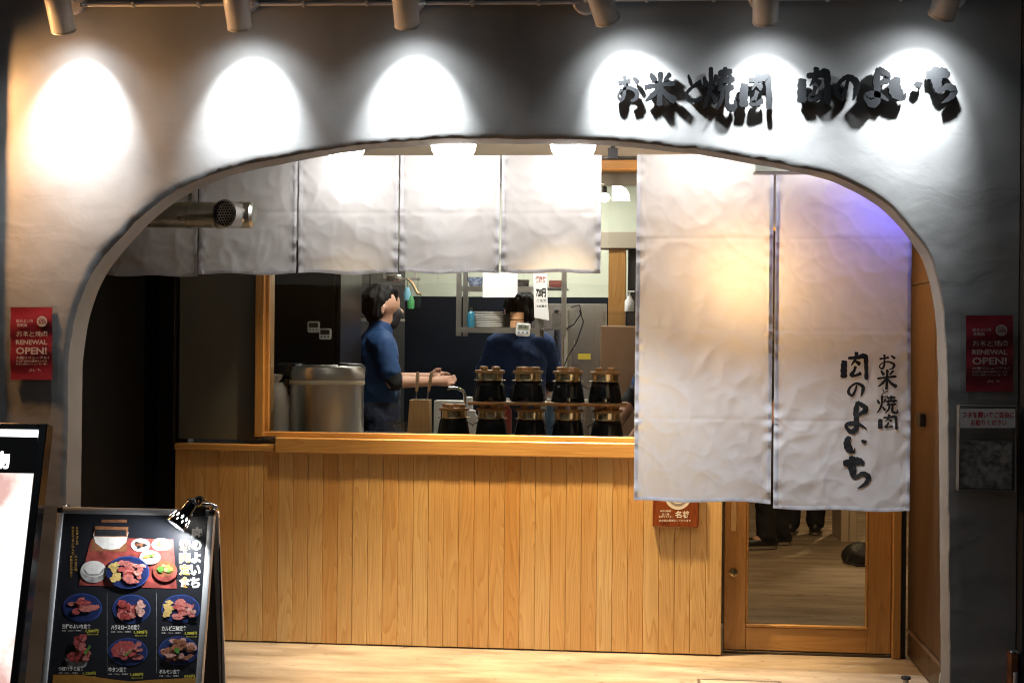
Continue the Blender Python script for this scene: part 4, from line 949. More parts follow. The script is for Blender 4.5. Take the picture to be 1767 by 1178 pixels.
for m_, mt_ in PR:
    if mt_ not in mats: mats.append(mt_)
    k = len(big.v); big.v += m_.v; big.f += [[k+i for i in f] for f in m_.f]; big.m += [mats.index(mt_)]*len(m_.f)
big.build('printed_sheet', mats, ab)
mbx(fw_, wB-fw_, fw_, HP-fw_, 0.0150, 0.0156).M
# ---- clip lamp on its corner
cl0 = sp(345, 871, 0.02)
cl = thing('clip_lamp', 'black clip-on lamp with a pierced shade gripping the menu board corner', 'lamp', tuple(cl0))
tip = hit(303, 906, S0 + SN*0.11, SN); bk = hit(333, 866, S0 + SN*0.09, SN); d = (tip-bk).normalized()
Ls = (tip-bk).length
prof = [(0.020, 0.0), (0.023, 0.02), (0.024, 0.045), (0.031, 0.058), (0.041, Ls), (0.0385, Ls), (0.029, 0.058), (0.020, 0.045), (0.015, 0.02)]
MB().lathe(prof, bk, d, 36, False).build('shade', BLACK, cl, smooth=True)
MB().lathe([(0.0, -0.012), (0.012, -0.012), (0.021, -0.002), (0.024, 0.004), (0.020, 0.008), (0.0, 0.008)], bk, d, 24, False).build('cap', BLACK, cl, smooth=True)
a_ = d.orthogonal().normalized(); c_ = d.cross(a_)
tocam = (CAM-bk).normalized()
sl = emis('shade_slot_glow', (1, 0.97, 0.9), 14)
for row, (h, hl, ww, nn) in enumerate(((0.066, 0.014, 0.0032, 11), (Ls-0.020, 0.010, 0.0022, 11))):
    for k in range(nn):
        t_ = 2*math.pi*(k+.5*row)/nn; dr_ = a_*math.cos(t_) + c_*math.sin(t_); tn = d.cross(dr_)
        def rad(hh): return 0.031 + (0.041-0.031)*(hh-0.058)/(Ls-0.058) + 0.0006
        P_ = [bk + d*(h+hl*.5*math.sin(q)) + dr_*rad(h+hl*.5*math.sin(q)) + tn*(ww*math.cos(q)) for q in [2*math.pi*i/10 for i in range(10)]]
        mb = MB(); mb.poly(P_); mb.build('light_slot', sl, cl)
MB().sphere(bk + d*0.075, 0.017, (1, 1, 1), 14, 8).build('bulb', emis('clip_bulb', (1, 0.97, 0.92), 20), cl, smooth=True)
light('bulb_light', 'SPOT', bk + d*(Ls-0.01), 15, (0.93, 0.97, 1.0), cl, 0.02, R(135), 0.5, d*0.8 - SN*0.75)
MB().tube([bk - d*0.008, bk - d*0.02 + UR*0.012, bk - d*0.012 + UR*0.030], 0.0085, 12).build('swivel', BLACK, cl, smooth=True)
g0 = sp(352, 873, 0.045); g1 = sp(372, 877, 0.01)
MB().tube([bk - d*0.012 + UR*0.028, g0.lerp(bk, .3), g0], 0.006, 10).build('stem', BLACK, cl, smooth=True)
MB().sphere(sp(347, 872, 0.05), 0.011, (1.6, 1, .9), 14, 8).build('grip_knob', mk('yellow_plastic', (0.75, 0.50, 0.01), 0.4), cl, smooth=True)
for s_ in (0.014, -0.030):
    m_ = MB(); m_.M = mtx; x_ = (g0-TL).dot(UR); m_.box(x_-0.035, x_+0.012, -0.012, 0.028, s_, s_+0.006, 0.002); m_.build('jaw', BLACK, cl)
MB().tube([g0, sp(366, 871, 0.03), sp(374, 874, 0.0)], 0.006, 10).build('spring', CHROME, cl, smooth=True)
MB().tube([bk-d*0.012+UR*0.028, sp(352, 862, 0.05), sp(360, 868, -0.05), sp(366, 890, -0.09), sp(368, 1040, -0.10), sp(372, 1240, -0.09)], 0.003, 8).build('cord', BLACKM, cl, smooth=True)

# ================================================================== ILLUMINATED SIGN
QN = Vector((0.0, -math.cos(R(14)), math.sin(R(14)))).normalized()
Q0 = at(40, 732, -1.80)
QR = Vector((1, 0, 0)); QD = Vector((0, -math.sin(R(14)), -math.cos(R(14))))
TR = hit(83, 731, Q0, QN); wQ = 0.62; hQ = 1.02
qm = Matrix(((QR.x, QD.x, QN.x, TR.x-wQ), (QR.y, QD.y, QN.y, TR.y), (QR.z, QD.z, QN.z, TR.z), (0, 0, 0, 1)))
sg = thing('illuminated_sign', 'bright backlit standing sign in a black frame before the left wall', 'illuminated sign', (TR.x-wQ/2, TR.y-0.1, 0.0))
def qbx(x0, x1, y0, y1, z0, z1, bev=0.0):
    m_ = MB(); m_.M = qm; m_.box(x0, x1, y0, y1, z0, z1, bev); return m_
fq = 0.030
for a in ((0, fq, 0, hQ), (wQ-fq, wQ, 0, hQ), (fq+.0003, wQ-fq-.0003, 0, 0.022), (fq+.0003, wQ-fq-.0003, hQ-fq, hQ)): qbx(*a, -0.05, 0.008, 0.003).build('frame', BLACK, sg)
qbx(fq, wQ-fq, 0.0223, hQ-fq-.0003, -0.045, -0.012).build('light_box', mk('dark_tray', (0.03, 0.03, 0.03), 0.6), sg)
LITW = emis('sign_white', (1.0, 0.98, 0.94), 2.6)
m_ = qbx(fq, wQ-fq, 0.176, hQ-fq-0.001, -0.0115, -0.010)
def lit_print():
    m, nt, b = nodes_of('sign_print'); N, L = nt.nodes, nt.links; N.remove(b)
    tc = N.new('ShaderNodeTexCoord'); n = N.new('ShaderNodeTexNoise'); n.inputs['Scale'].default_value = 5; n.inputs['Detail'].default_value = 5; L.new(tc.outputs['Object'], n.inputs['Vector'])
    r = N.new('ShaderNodeValToRGB'); e = r.color_ramp.elements; e[0].position = .36; e[0].color = (0.62, 0.38, 0.34, 1); e[1].position = .52; e[1].color = (1, .98, .95, 1); k = e.new(.44); k.color = (0.85, 0.70, 0.64, 1); L.new(n.outputs['Fac'], r.inputs[0])
    em = N.new('ShaderNodeEmission'); em.inputs[1].default_value = 1.0; L.new(r.outputs[0], em.inputs[0]); L.new(em.outputs[0], N['Material Output'].inputs[0]); return m
m_.build('lit_panel', lit_print(), sg)
qbx(fq, wQ-fq, 0.0226, 0.0460, -0.0115, -0.010).build('lit_strip', LITW, sg)
qbx(fq, wQ-fq, 0.0465, 0.1755, -0.0115, -0.010).build('header_band', mk('header_black', (0.02, 0.018, 0.016), 0.3), sg)
mb = MB(); text_px(mb, '肉', -50, 776, -21, 808, Q0, QN, -0.009, .04); text_px(mb, '物', -16, 777, 15, 808, Q0, QN, -0.009, .04); mb.build('lettering', LITW, sg)
for x in (0.05, wQ-0.09): 
    p = qm @ Vector((x+.02, hQ-.02, -0.03)); MB().box(p.x-.02, p.x+.02, p.y-.02, p.y+.02, 0.0, p.z, 0.003).build('foot', BLACK, sg)

# ================================================================== KITCHEN
ZC = at(900, 757, 0.30).z - 0.006        # work top behind the window
t = thing('work_counter', 'steel work counter behind the serving window carrying the rice pots', 'counter', (-1.0, 0.5, 0.004))
MB().box(j1-0.15, 0.30, 0.165, 0.80, ZC-0.04, ZC, 0.004).build('worktop', STEEL, t)
MB().box(j1-0.12, 0.28, 0.20, 0.76, 0.10, ZC-0.041).build('cabinet', STEELD, t)
for x in (j1-0.1, -1.0, 0.24):
    MB().cyl((x, 0.3, 0.004), (x, 0.3, 0.0995), 0.02, n=12).build('leg', STEELD, t)
YK = 0.34
def on(px, Y): q = at(px, 700, Y); return Vector((q.x, Y, ZC+0.0005))
# --- rice pots on their little stoves
def pot_proto():
    r0 = thing('rice_pot', 'x', 'rice pot', (0, 0, 0), 'small rice pots on black stoves')
    mb = MB(); n = 40; vs = []; fs = []
    prof = [(0.083, 0.0), (0.081, 0.02), (0.072, 0.075), (0.070, 0.086), (0.064, 0.098), (0.060, 0.102), (0.056, 0.098), (0.062, 0.080), (0.070, 0.02), (0.072, 0.0)]
    for (rr_, h) in prof:
        for i in range(n): a = 2*math.pi*i/n; vs.append((rr_*math.cos(a), rr_*math.sin(a), h))
    for k in range(len(prof)-1):
        for i in range(n):
            a = (2*math.pi*(i+.5)/n); front = abs(math.atan2(math.sin(a+math.pi/2), math.cos(a+math.pi/2))) < 0.48
            if front and k in (0, 8): continue
            fs.append((k*n+i, k*n+(i+1) % n, (k+1)*n+(i+1) % n, (k+1)*n+i))
    mb.add(vs, fs); mb.build('stove', BLACK, r0, smooth=True)
    mb = MB(); A = []
    for i in range(25):
        a = math.pi*(i/24); A.append((-0.074*math.cos(a), -0.079, 0.066+0.024*math.sin(a)))
    mb.tube(A, 0.0022, 6); mb.build('stove_rib', BLACK, r0, smooth=True)
    MB().box(-0.030, 0.030, -0.085, -0.079, 0.022, 0.026, 0.001).build('vent_lip', BLACK, r0)
    MB().cyl((0, 0, 0.004), (0, 0, 0.030), 0.030, n=20).build('fuel_cup', STEEL, r0, smooth=True)
    MB().lathe([(0.060, 0.096), (0.067, 0.100), (0.079, 0.102), (0.080, 0.105), (0.066, 0.107), (0.0645, 0.112), (0.0655, 0.138), (0.063, 0.138), (0.062, 0.100), (0.02, 0.098)], (0, 0, 0), (0, 0, 1), 36, False).build('pot_rim', BRASS, r0, smooth=True)
    ld = MB().lathe([(0.060, 0.1385), (0.0735, 0.1395), (0.0745, 0.143), (0.0745, 0.150), (0.072, 0.1525), (0.02, 0.1525)], (0, 0, 0), (0, 0, 1), 36).build('lid', LIDW, r0, smooth=True)
    for x in (-0.030, 0.030): MB().box(x-0.016, x+0.016, -0.058, 0.058, 0.1527, 0.171, 0.003).build('lid_batten', LIDW, ld)
    return r0
proto = pot_proto(); used = False
order = ['first', 'second', 'third', 'fourth', 'fifth']
BX = [783, 848, 916, 981, 1048]; TX = [845, 911, 980, 1044]
Y2 = YK - 0.01
for k, px in enumerate(BX):
    o = proto if k == 0 else copy_tree(proto); o.location = on(px, YK) + Vector((0, rnd.uniform(-.015, .015), 0)); o.rotation_euler = (0, 0, rnd.uniform(-.4, .4))
    o['label'] = 'small lidded rice pot on a black stove standing alone beside the knife block' if k == 0 else 'lidded rice pot beneath the trays, %s of the lower row from the knife block' % order[k]
ztr = ZC + 0.1722
for k, px in enumerate(TX):
    c = on(px, YK); x0 = at([809, 876.3, 943.8, 1011.7][k], 695, YK-0.06).x; x1 = at([875.6, 943, 1011, 1081][k], 695, YK-0.06).x
    tr_ = MB().box(x0, x1, YK-0.11, YK+0.11, ztr, ztr+0.016, 0.003).build('wooden_tray', LIDW)
    tag(tr_, 'flat wooden tray under the %s rice pot of the upper row from the knife block' % order[k], 'tray', 'wooden trays between the two rows of pots')
    o = copy_tree(proto); o.location = (c.x, YK + rnd.uniform(-.01, .01), ztr+0.0165); o.rotation_euler = (0, 0, rnd.uniform(-.4, .4))
    o['label'] = 'lidded rice pot on a tray, %s of the upper row from the knife block' % order[k]
def aniso():
    m, nt, b = nodes_of('cooker_steel'); tg = nt.nodes.new('ShaderNodeTangent'); tg.direction_type = 'RADIAL'; tg.axis = 'Z'
    nt.links.new(tg.outputs[0], b.inputs['Tangent']); b.inputs['Base Color'].default_value = (.72, .69, .64, 1); b.inputs['Metallic'].default_value = 1; b.inputs['Roughness'].default_value = .32; b.inputs['Anisotropic'].default_value = .8; b.inputs['Anisotropic Rotation'].default_value = .25
    MATS['cooker_steel'] = m
aniso()
# --- rice cooker
YR = 0.46; a = at(498, 700, YR).x; b_ = at(628, 700, YR).x; c = Vector(((a+b_)/2, YR, ZC)); r = (b_-a)/2
zt_ = at(563, 632, YR-r).z; zb_ = at(563, 657, YR-r).z
t = thing('rice_cooker', 'large stainless commercial rice cooker with a black hinge behind the window', 'rice cooker', (c.x, c.y, ZC))
MB().lathe([(r*.94, 0.0), (r*.98, 0.02), (r*.98, zb_-ZC-0.028), (r*.985, zb_-ZC-0.024)], c, (0, 0, 1), 56).build('body', mk('cooker_steel', (0.74, 0.71, 0.66), 0.28, 1.0, var=.35, rvar=0.10, vscale=3, stretch=(9, 9, .2), bump=.06, bscale=3), t, smooth=True)
MB().lathe([(r*.99, zb_-ZC-0.0238), (r*1.0, zb_-ZC-0.020), (r*1.0, zb_-ZC-0.004), (r*.99, zb_-ZC)], c, (0, 0, 1), 56).build('seal_band', mk('cream_plastic', (0.62, 0.52, 0.36), 0.45), t, smooth=True)
ld = MB().lathe([(r*.985, zb_-ZC+.0003), (r*1.0, zb_-ZC+.006), (r*1.0, zt_-ZC-0.03), (r*.95, zt_-ZC-0.006), (r*.8, zt_-ZC), (r*.3, zt_-ZC+.004)], c, (0, 0, 1), 56).build('lid', mk('cooker_steel', (.6, .58, .55)), t, smooth=True)
x_ = c.x-r
hg = MB(); hg.box(x_-0.055, x_+0.05, YR-0.10, YR+0.06, zb_-0.075, zb_+0.010, 0.016, 2); hg.box(x_-0.045, x_+0.075, YR-0.09, YR+0.05, zb_+0.0105, zt_+0.014, 0.018, 2); hg.build('hinge_housing', BLACK, t, smooth=True)
hg = MB(); hg.cyl((x_-0.01, YR-0.1005, zb_-0.02), (x_-0.01, YR-0.106, zb_-0.02), 0.010, n=16); hg.build('hinge_screw', STEELD, t, smooth=True)
MB().tube([(c.x+r*.45, YR-r*.55, zt_+0.001), (c.x+r*.5, YR-r*.6, zt_+0.010), (c.x+r*.95, YR-r*.2, zt_+0.006), (c.x+r*1.02, YR, zt_-0.015)], 0.007, 10).build('lid_handle', BLACK, t, smooth=True)
MB().cyl((c.x-0.03, YR-r-0.003, ZC+0.03), (c.x-0.03, YR-r+0.02, ZC+0.03), 0.012, n=16).build('badge', BRASS, t, smooth=True)
# --- white sack with tied neck behind the jamb
c = on(478, 0.36); t = thing('tied_sack', 'tall white sack with a tied ruffled neck beside the rice cooker', 'sack', tuple(c))
zs_ = at(470, 660, 0.36).z-ZC
mb = MB(); mb.lathe([(0.062, 0.0), (0.066, 0.04), (0.062, zs_*.6), (0.050, zs_*.9), (0.03, zs_*.985), (0.018, zs_)], c, (0, 0, 1), 26); mb.build('bag', mk('sack_white', (0.66, 0.60, 0.52), 0.7, bump=0.6, bscale=25), t, smooth=True)
mb = MB(); n = 28; pf = [(0.019, zs_+.0003), (0.034, zs_+.022), (0.040, zs_+.036), (0.025, zs_+.044)]; vs = []
for k, (rr_, h) in enumerate(pf):
    for i in range(n): w_ = 1+.16*math.sin(i*2.7)*(k > 0); vs.append((c.x-0.012+rr_*w_*math.cos(2*math.pi*i/n), c.y+rr_*w_*math.sin(2*math.pi*i/n), ZC+h))
mb.add(vs, [(k*n+i, k*n+(i+1) % n, (k+1)*n+(i+1) % n, (k+1)*n+i) for k in range(3) for i in range(n)] + [list(range(3*n, 4*n))]); mb.build('neck', mk('sack_white', (.6, .6, .6)), t, smooth=True)
# --- knife block with two handles
YB2 = 0.27; a = at(705, 752, YB2).x; b_ = at(744, 752, YB2).x; zk = at(725, 689, YB2).z
t = thing('knife_block', 'pale wooden block holding two upright wooden-handled paddles', 'knife block', ((a+b_)/2, YB2, ZC))
MB().prism([(a, YB2-0.05, ZC+.001), (b_, YB2-0.05, ZC+.001), (b_-0.006, YB2-0.05, zk), (a+0.012, YB2-0.05, zk)], (0, 1, 0), 0.09).build('block', PALEW, t)
for (px0_, px1_) in ((718, 721), (742, 745)):
    p = at(px0_, 689, YB2-.01); q = at(px1_, 641, YB2-.01); p.z = zk+0.0005
    if px0_ > 730: p.x = b_-0.020
    dd = q-p
    MB().tube([p, p+dd*.3], 0.0035, 8).build('ferrule', STEELD, t)
    MB().tube([p+dd*.28, p+dd*.34, p+dd*.7, p+dd*.95, q], 0.007, 12, rs=[.004, .007, .0085, .008, .004]).build('handle', mk('handle_wood', (0.55, 0.36, 0.2), 0.35), t, smooth=True)
# --- clear tubs, towel tray, tap
for i, (x0, x1, Y, lab) in enumerate(((672, 735, .50, 'clear plastic tub behind the knife block'), (590, 0, 0, ''))):
    if not lab: continue
    a = at(x0, 740, Y).x; b_ = at(x1, 740, Y).x; zt_ = at(700, 727, Y).z
    t = thing('plastic_tub', lab, 'tub', ((a+b_)/2, Y, ZC))
    m_ = MB(); tk = 0.003
    m_.box(a+.012, b_-.012, Y-.06, Y-.06+tk, ZC+.001, zt_); m_.box(a+.012, b_-.012, Y+.06, Y+.06+tk, ZC+.001, zt_); m_.box(a+.009, a+.012, Y-.06, Y+.063, ZC+.001, zt_); m_.box(b_-.012, b_-.009, Y-.06, Y+.063, ZC+.001, zt_); m_.box(a+.0122, b_-.0122, Y-.0568, Y+.0598, ZC+.001, ZC+.004); m_.build('tub', ACRYL, t)
    MB().box(a, b_, Y-.072, Y-.0605, zt_-.012, zt_, .002).build('rim', ACRYL, t)
p = on(802, .62); q = at(776, 671, .62); t = thing('water_tap', 'small chrome water tap rising behind the lone rice pot', 'tap', tuple(p))
MB().tube([p, (p.x, .62, q.z-.03), (p.x-.01, .62, q.z-.008), (p.x-.04, .60, q.z+.006), (q.x, .58, q.z+.008), (q.x-.002, .58, q.z-.006)], .008, 12).build('spout', CHROME, t, smooth=True)
MB().cyl((p.x, .62, ZC+.0006), (p.x, .62, ZC+.03), .018, n=18).build('base', CHROME, t, smooth=True)
a = at(750, 690, .66); b_ = at(812, 700, .66)
t = thing('white_container', 'white plastic container lying behind the lone rice pot', 'container', (a.x, .66, ZC))
MB().box(a.x, b_.x-.03, .63, .70, ZC+.001, a.z, .008, 2).build('body', WHITE, t, smooth=True)
MB().box(b_.x-.0295, b_.x+.01, .635, .695, ZC+.001, a.z+.02, .008, 2).build('lid', WHITE, t, smooth=True)
for (px_, w_, h_, nm, lab, mt_) in ((815, .030, .12, 'paper_cup', 'white paper cup seen between the lower rice pots', PAPER), (939, .035, .16, 'sauce_bottle', 'white sauce bottle seen between the middle rice pots', WHITE)):
    p = on(px_, .60); t = thing(nm, lab, nm.split('_')[1], tuple(p)); MB().lathe([(w_*.8, 0), (w_, h_*.8), (w_*.6, h_*.95)], p, (0, 0, 1), 20).build('body', mt_, t, smooth=True)
    MB().lathe([(w_*.62, h_*.951), (w_*.66, h_*1.05), (w_*.3, h_*1.1)], p, (0, 0, 1), 20).build('lid', mt_, t, smooth=True)

# --- black refrigerators
FR = mk('fridge_black', (0.012, 0.010, 0.009), 0.30, spec=.25, rvar=.06, vscale=2); FRD = mk('fridge_front', (0.030, 0.030, 0.030), 0.26, .2, spec=.3)
Yf = 1.10; a = at(440, 600, Yf).x; b_ = at(577, 600, Yf).x
t = thing('black_refrigerator', 'tall dark brown-black refrigerator side carrying two kitchen timers', 'refrigerator', ((a+b_)/2, Yf+.3, .004))
MB().box(a, b_, Yf, Yf+.62, .03, 2.0, .008).build('cabinet', FR, t); MB().box(b_+.001, b_+.030, Yf+.01, Yf+.60, .10, 1.98, .006).build('door', FR, t)
for x in (a+.06, b_-.06): MB().cyl((x, Yf+.1, .004), (x, Yf+.1, .0295), .02, n=12).build('foot', BLACKM, t)
Yg = 2.35; f0 = at(586, 600, Yg); f1 = at(700, 600, 2.85)
dv = Vector((f1.x-f0.x, f1.y-f0.y, 0)); L_ = dv.length; dv.normalize(); nv = Vector((dv.y, -dv.x, 0))
fm = Matrix(((dv.x, -nv.x, 0, f0.x), (dv.y, -nv.y, 0, f0.y), (0, 0, 1, 0), (0, 0, 0, 1)))
t = thing('steel_refrigerator', 'dark steel upright refrigerator with four doors behind the cook', 'refrigerator', (f0.x, f0.y, .004))
def fbx(*a_): m_ = MB(); m_.M = fm; m_.box(*a_); return m_
fbx(0, L_, .03, .6, .08, 2.1, .004).build('cabinet', FR, t)
zq = at(590, 550, Yg).z
hw = L_*.44
for (x0, x1, z0, z1) in ((.004, hw-.003, .12, zq-.006), (hw+.003, L_-.004, .12, zq-.006), (.004, hw-.003, zq+.012, 2.06), (hw+.003, L_-.004, zq+.012, 2.06)):
    d_ = fbx(x0, x1, .0, .029, z0, z1, .006).build('door', FRD, t)
for z in (zq-.10, zq+.08): fbx(hw-.02, hw-.008, -.012, -.0005, z, z+.05, .002).build('handle', STEELD, t)
fbx(.004, L_-.004, .006, .029, zq-.004, zq+.010, 0).build('trim_strip', STEEL, t)
# notes on the fridge front
t = thing('note_pad', 'white memo slips clipped to the dark refrigerator door behind the rice cooker', 'memo', tuple(at(607, 605, 1.56)))
def P4(px, py): return hit(px, py, Vector((f0.x, f0.y, 0)) + nv*.006, nv)
m_ = MB(); m_.prism([P4(597, 558), P4(603, 560), P4(604, 584), P4(608, 610), P4(604, 611), P4(598, 588)], nv, .002); m_.build('slip', PAPER, t)
m_ = MB(); m_.prism([P4(603, 562), P4(613, 563), P4(616, 560), P4(617, 580), P4(613, 591), P4(604, 589)], nv, .008); m_.build('pad', PAPER, t)
m_ = MB(); m_.prism([P4(605, 592), P4(615, 592), P4(613, 595), P4(607, 595)], nv, .004); m_.build('clip', STEELD, t)
# timers
def timer(cx_, cy_, w_, Y, nm_lab, tilt=0, digits=False):
    s_ = (at(cx_+w_/2, cy_, Y).x - at(cx_-w_/2, cy_, Y).x); c = at(cx_, cy_, Y)
    t = thing('kitchen_timer', nm_lab, 'timer', tuple(c), 'white kitchen timers')
    M_ = Matrix.Translation(c) @ Matrix.Rotation(tilt, 4, 'Y')
    def tb(x0, x1, y0, y1, z0, z1, bv=0, sg_=1): q = MB(); q.M = M_; q.box(x0*s_, x1*s_, y0, y1, z0*s_, z1*s_, bv, sg_); return q
    tb(-.5, .5, -.016, -.001, -.46, .46, s_*.15, 3).build('case', WHITE, t, smooth=True)
    sc_ = tb(-.38, .38, -.0185, -.0163, -.05, .33, .001).build('screen', mk('lcd', (0.05, 0.055, 0.045), .3) if not digits else mk('lcd_lit', (0.30, 0.32, 0.25), .3), t)
    for x in (-.28, 0, .28): q = MB(); q.M = M_; q.cyl((x*s_, -.0163, -.22*s_), (x*s_, -.019, -.22*s_), .075*s_, n=14); q.build('button', mk('button_blue', (.16, .24, .36), .4), t)
    if digits:
        vs, fs = text_geo('05:00', .04); q = MB(); q.M = M_; q.add([((u-.5)*.6*s_, -.0190, (.05+v*.2)*s_) for u, v in vs], fs); q.build('digits', BLACKM, sc_)
timer(542, 564, 21, Yf, 'upper of two white kitchen timers on the dark refrigerator side'); timer(562, 576, 21, Yf, 'lower of two white kitchen timers on the dark refrigerator side')

# --- hanging steel shelf with crockery
Ys = 2.05; a = at(787, 540, Ys).x; b_ = at(932, 540, Ys).x; z1 = at(860, 566, Ys).z; z2 = at(860, 495, Ys).z; dpt = .36; z3 = at(860, 440, Ys).z
t = thing('hanging_shelf', 'two-tier stainless shelf rack hung over the kitchen range', 'shelf', ((a+b_)/2, Ys+.18, 2.618))
for x in (a, b_-.030):
    for y in (Ys, Ys+dpt-.03): MB().box(x, x+.03, y, y+.03, z1-.05, 2.617).build('upright', STEELD, t)
for z in (z1, z2, z3):
    MB().box(a+.0303, b_+.16, Ys+.002, Ys+dpt-.004, z-.008, z).build('tier', STEEL, t); MB().box(a+.0303, b_-.0303, Ys-.002, Ys+.0015, z-.030, z+.004).build('front_rail', STEELD, t)
MB().box(b_+.13, b_+.16, Ys, Ys+.03, z1-.05, 2.617).build('upright', STEELD, t)
# plates
c = at(842, 560, Ys+.13); rp_ = .098
pm_ = MB().lathe([(.05, 0), (.055, .002), (rp_, .012), (rp_+.002, .0145), (rp_-.002, .0155), (.05, .005)], (0, 0, 0), (0, 0, 1), 36).mesh('white_plate', mk('porcelain', (.74, .74, .72), .15)); pm_.polygons.foreach_set('use_smooth', [True]*len(pm_.polygons))
words = ['lowest', 'second', 'third', 'fourth', 'fifth', 'sixth', 'seventh', 'eighth', 'topmost']
zh = (at(842, 537, Ys).z-z1-.016)/8
for k in range(9):
    o = bpy.data.objects.new('white_plate', pm_); COL.objects.link(o); o.location = (c.x+rnd.uniform(-.003, .003), Ys+.13+rnd.uniform(-.003, .003), z1+.0005+k*zh)
    tag(o, '%s white plate of the stack on the steel shelf%s' % (words[k], '' if k in (0, 8) else ', counted from below'), 'plate', 'white plates stacked on the shelf')
c = at(866, 560, Ys+.20)
dm_ = MB().lathe([(.04, 0), (.075, .008), (.078, .010), (.04, .004)], (0, 0, 0), (0, 0, 1), 30).mesh('grey_dish', mk('grey_ware', (.30, .30, .29), .3)); dm_.polygons.foreach_set('use_smooth', [True]*len(dm_.polygons))
for k in range(8):
    o = bpy.data.objects.new('grey_dish', dm_); COL.objects.link(o); o.location = (c.x+.03, Ys+.25, z1+.0005+k*.0112); tag(o, '%s grey dish of the stack just behind the white plates' % (words[k] if k else 'lowest'), 'dish', 'grey dishes stacked on the shelf')
for k in range(2):
    c = at(892, 560, Ys+.10); h = (at(892, 538, Ys).z-z1)/2
    o = MB().lathe([(.034, 0), (.043, .006), (.043, h-.003), (.040, h-.001), (.038, h-.005)], (c.x, Ys+.10, z1+.0005+k*(h+.0003)), (0, 0, 1), 28).build('wooden_bowl', mk('bowl_tan', (.46, .24, .12), .45, var=.1), smooth=True)
    tag(o, ('lower' if k == 0 else 'upper') + ' tan wooden bowl of the pair beside the white plates', 'bowl', 'tan wooden bowls on the shelf')
c = at(821, 495, Ys+.1); o = MB().lathe([(.026, 0), (.035, .006), (.052, .045), (.055, .062), (.052, .062), (.035, .012)], (c.x, Ys+.1, z2+.0005), (0, 0, 1), 28).build('patterned_bowl', mk('blue_pattern', (.16, .20, .30), .25, var=.8, vscale=60), smooth=True); tag(o, 'blue and white patterned bowl on the upper steel shelf', 'bowl')
c = at(900, 495, Ys+.16); o = MB().lathe([(.03, 0), (.045, .01), (.05, .05), (.047, .05), (.04, .012)], (c.x, Ys+.16, z2+.0005), (0, 0, 1), 24).build('dark_bowl', mk('dark_ware', (.05, .045, .04), .3), smooth=True); tag(o, 'dark bowl on the upper steel shelf behind the hanging sheets', 'bowl')
c = at(815, 545, Ys+.12); t = thing('blue_bottle', 'blue bottle standing on the steel shelf left of the plates', 'bottle', (c.x, Ys+.06, z1)); MB().lathe([(.022, 0), (.024, .004), (.024, .085), (.010, .105)], (c.x, Ys+.05, z1+.0005), (0, 0, 1), 20).build('body', mk('blue_glass', (.02, .13, .20), .2), t, smooth=True); MB().cyl((c.x, Ys+.05, z1+.1058), (c.x, Ys+.05, z1+.128), .011, n=14).build('cap', BLACKM, t)
# papers hanging from the shelf
def sheet(pts, Y, name, lab, mat_=PAPER):
    t = thing(name, lab, 'sheet', tuple(at(*pts[0], Y)), None); m_ = MB(); m_.prism([at(x, y, Y) for x, y in pts], (0, -1, 0), .0012); m_.build('paper', mat_, t); return t
sheet([(833, 470), (893, 470), (893, 505), (888, 513), (833, 513)], Ys-.012, 'blank_sheet', 'blank white sheet hanging from the upper steel shelf')
t = sheet([(920, 472), (944, 472), (945, 520), (948, 553), (922, 548)], Ys-.016, 'order_sheet', 'narrow printed sheet with red and black lettering hung beside the blank sheet')
P5 = Vector((0, Ys-.0175, 0)); m_ = MB(); text_px(m_, '720円', 925, 497, 942, 513, P5, NF, .0004, .06); text_px(m_, 'ご注文', 926, 516, 943, 521, P5, NF, .0004, .02); text_px(m_, 'お品書き', 926, 526, 943, 530, P5, NF, .0004, .02); m_.build('lettering', BLACKM, t)
m_ = MB(); text_px(m_, '焼肉丼', 924, 476, 942, 488, P5, NF, .0004, .03); m_.build('lettering', mk('ink_red', (.35, .08, .06), .7), t)
timer(903, 568, 25, Ys-.006, 'white kitchen timer showing digits clipped under the steel shelf', .06, True)
# crates and trays at the right of the shelf
for k in range(7):
    z = z1+.001+k*.014; a_ = at(953, 560, Ys+.1); o = MB().box(a_.x, a_.x+.062, Ys+.02, Ys+.26, z, z+.010, .002).build('metal_tray', STEEL); tag(o, '%s shallow metal tray of the pile at the open end of the shelf' % words[k], 'tray', 'metal trays piled on the shelf')
c = at(948, 503, Ys+.1); o = MB().box(c.x, c.x+.10, Ys+.05, Ys+.25, z2+.001, z2+.045, .004).build('red_box', mk('dark_red', (.12, .02, .015), .5)); tag(o, 'dark red box on the upper shelf end', 'box')
# steel hood and column behind, wooden post, acrylic bin, pump bottle
Yh = 3.0; a = at(905, 640, Yh).x; b_ = at(1046, 640, Yh).x; zh_ = at(1000, 521, Yh).z
t = thing('steel_fryer', 'tall stainless cooking range with splash back under the hanging shelf', 'range', ((a+b_)/2, Yh+.2, .004))
MB().box(a, b_, Yh, Yh+.48, .004, 1.02, .006).build('body', STEEL, t); MB().box(a+.01, b_-.01, Yh+.40, Yh+.475, 1.0205, zh_, .004).build('splash_back', STEEL, t)
q0 = at(955, 555, Yh+.3); q1 = at(985, 640, Yh+.3); MB().cyl((q0.x+.06, Yh+.28, 1.021), (q0.x+.06, Yh+.28, zh_-.05), .055, n=28).build('flue', STEEL, t, smooth=True)
m_ = MB(); quad_px(m_, 997, 610, 1019, 620, Vector((0, Yh+.395, 0)), NF, .001); m_.build('warning_label', mk('label_yellow', (.45, .33, .03), .5), t)
Yp = 1.9; a = at(1050, 480, Yp).x; b_ = at(1080, 480, Yp).x; zt_ = at(1065, 429, Yp).z
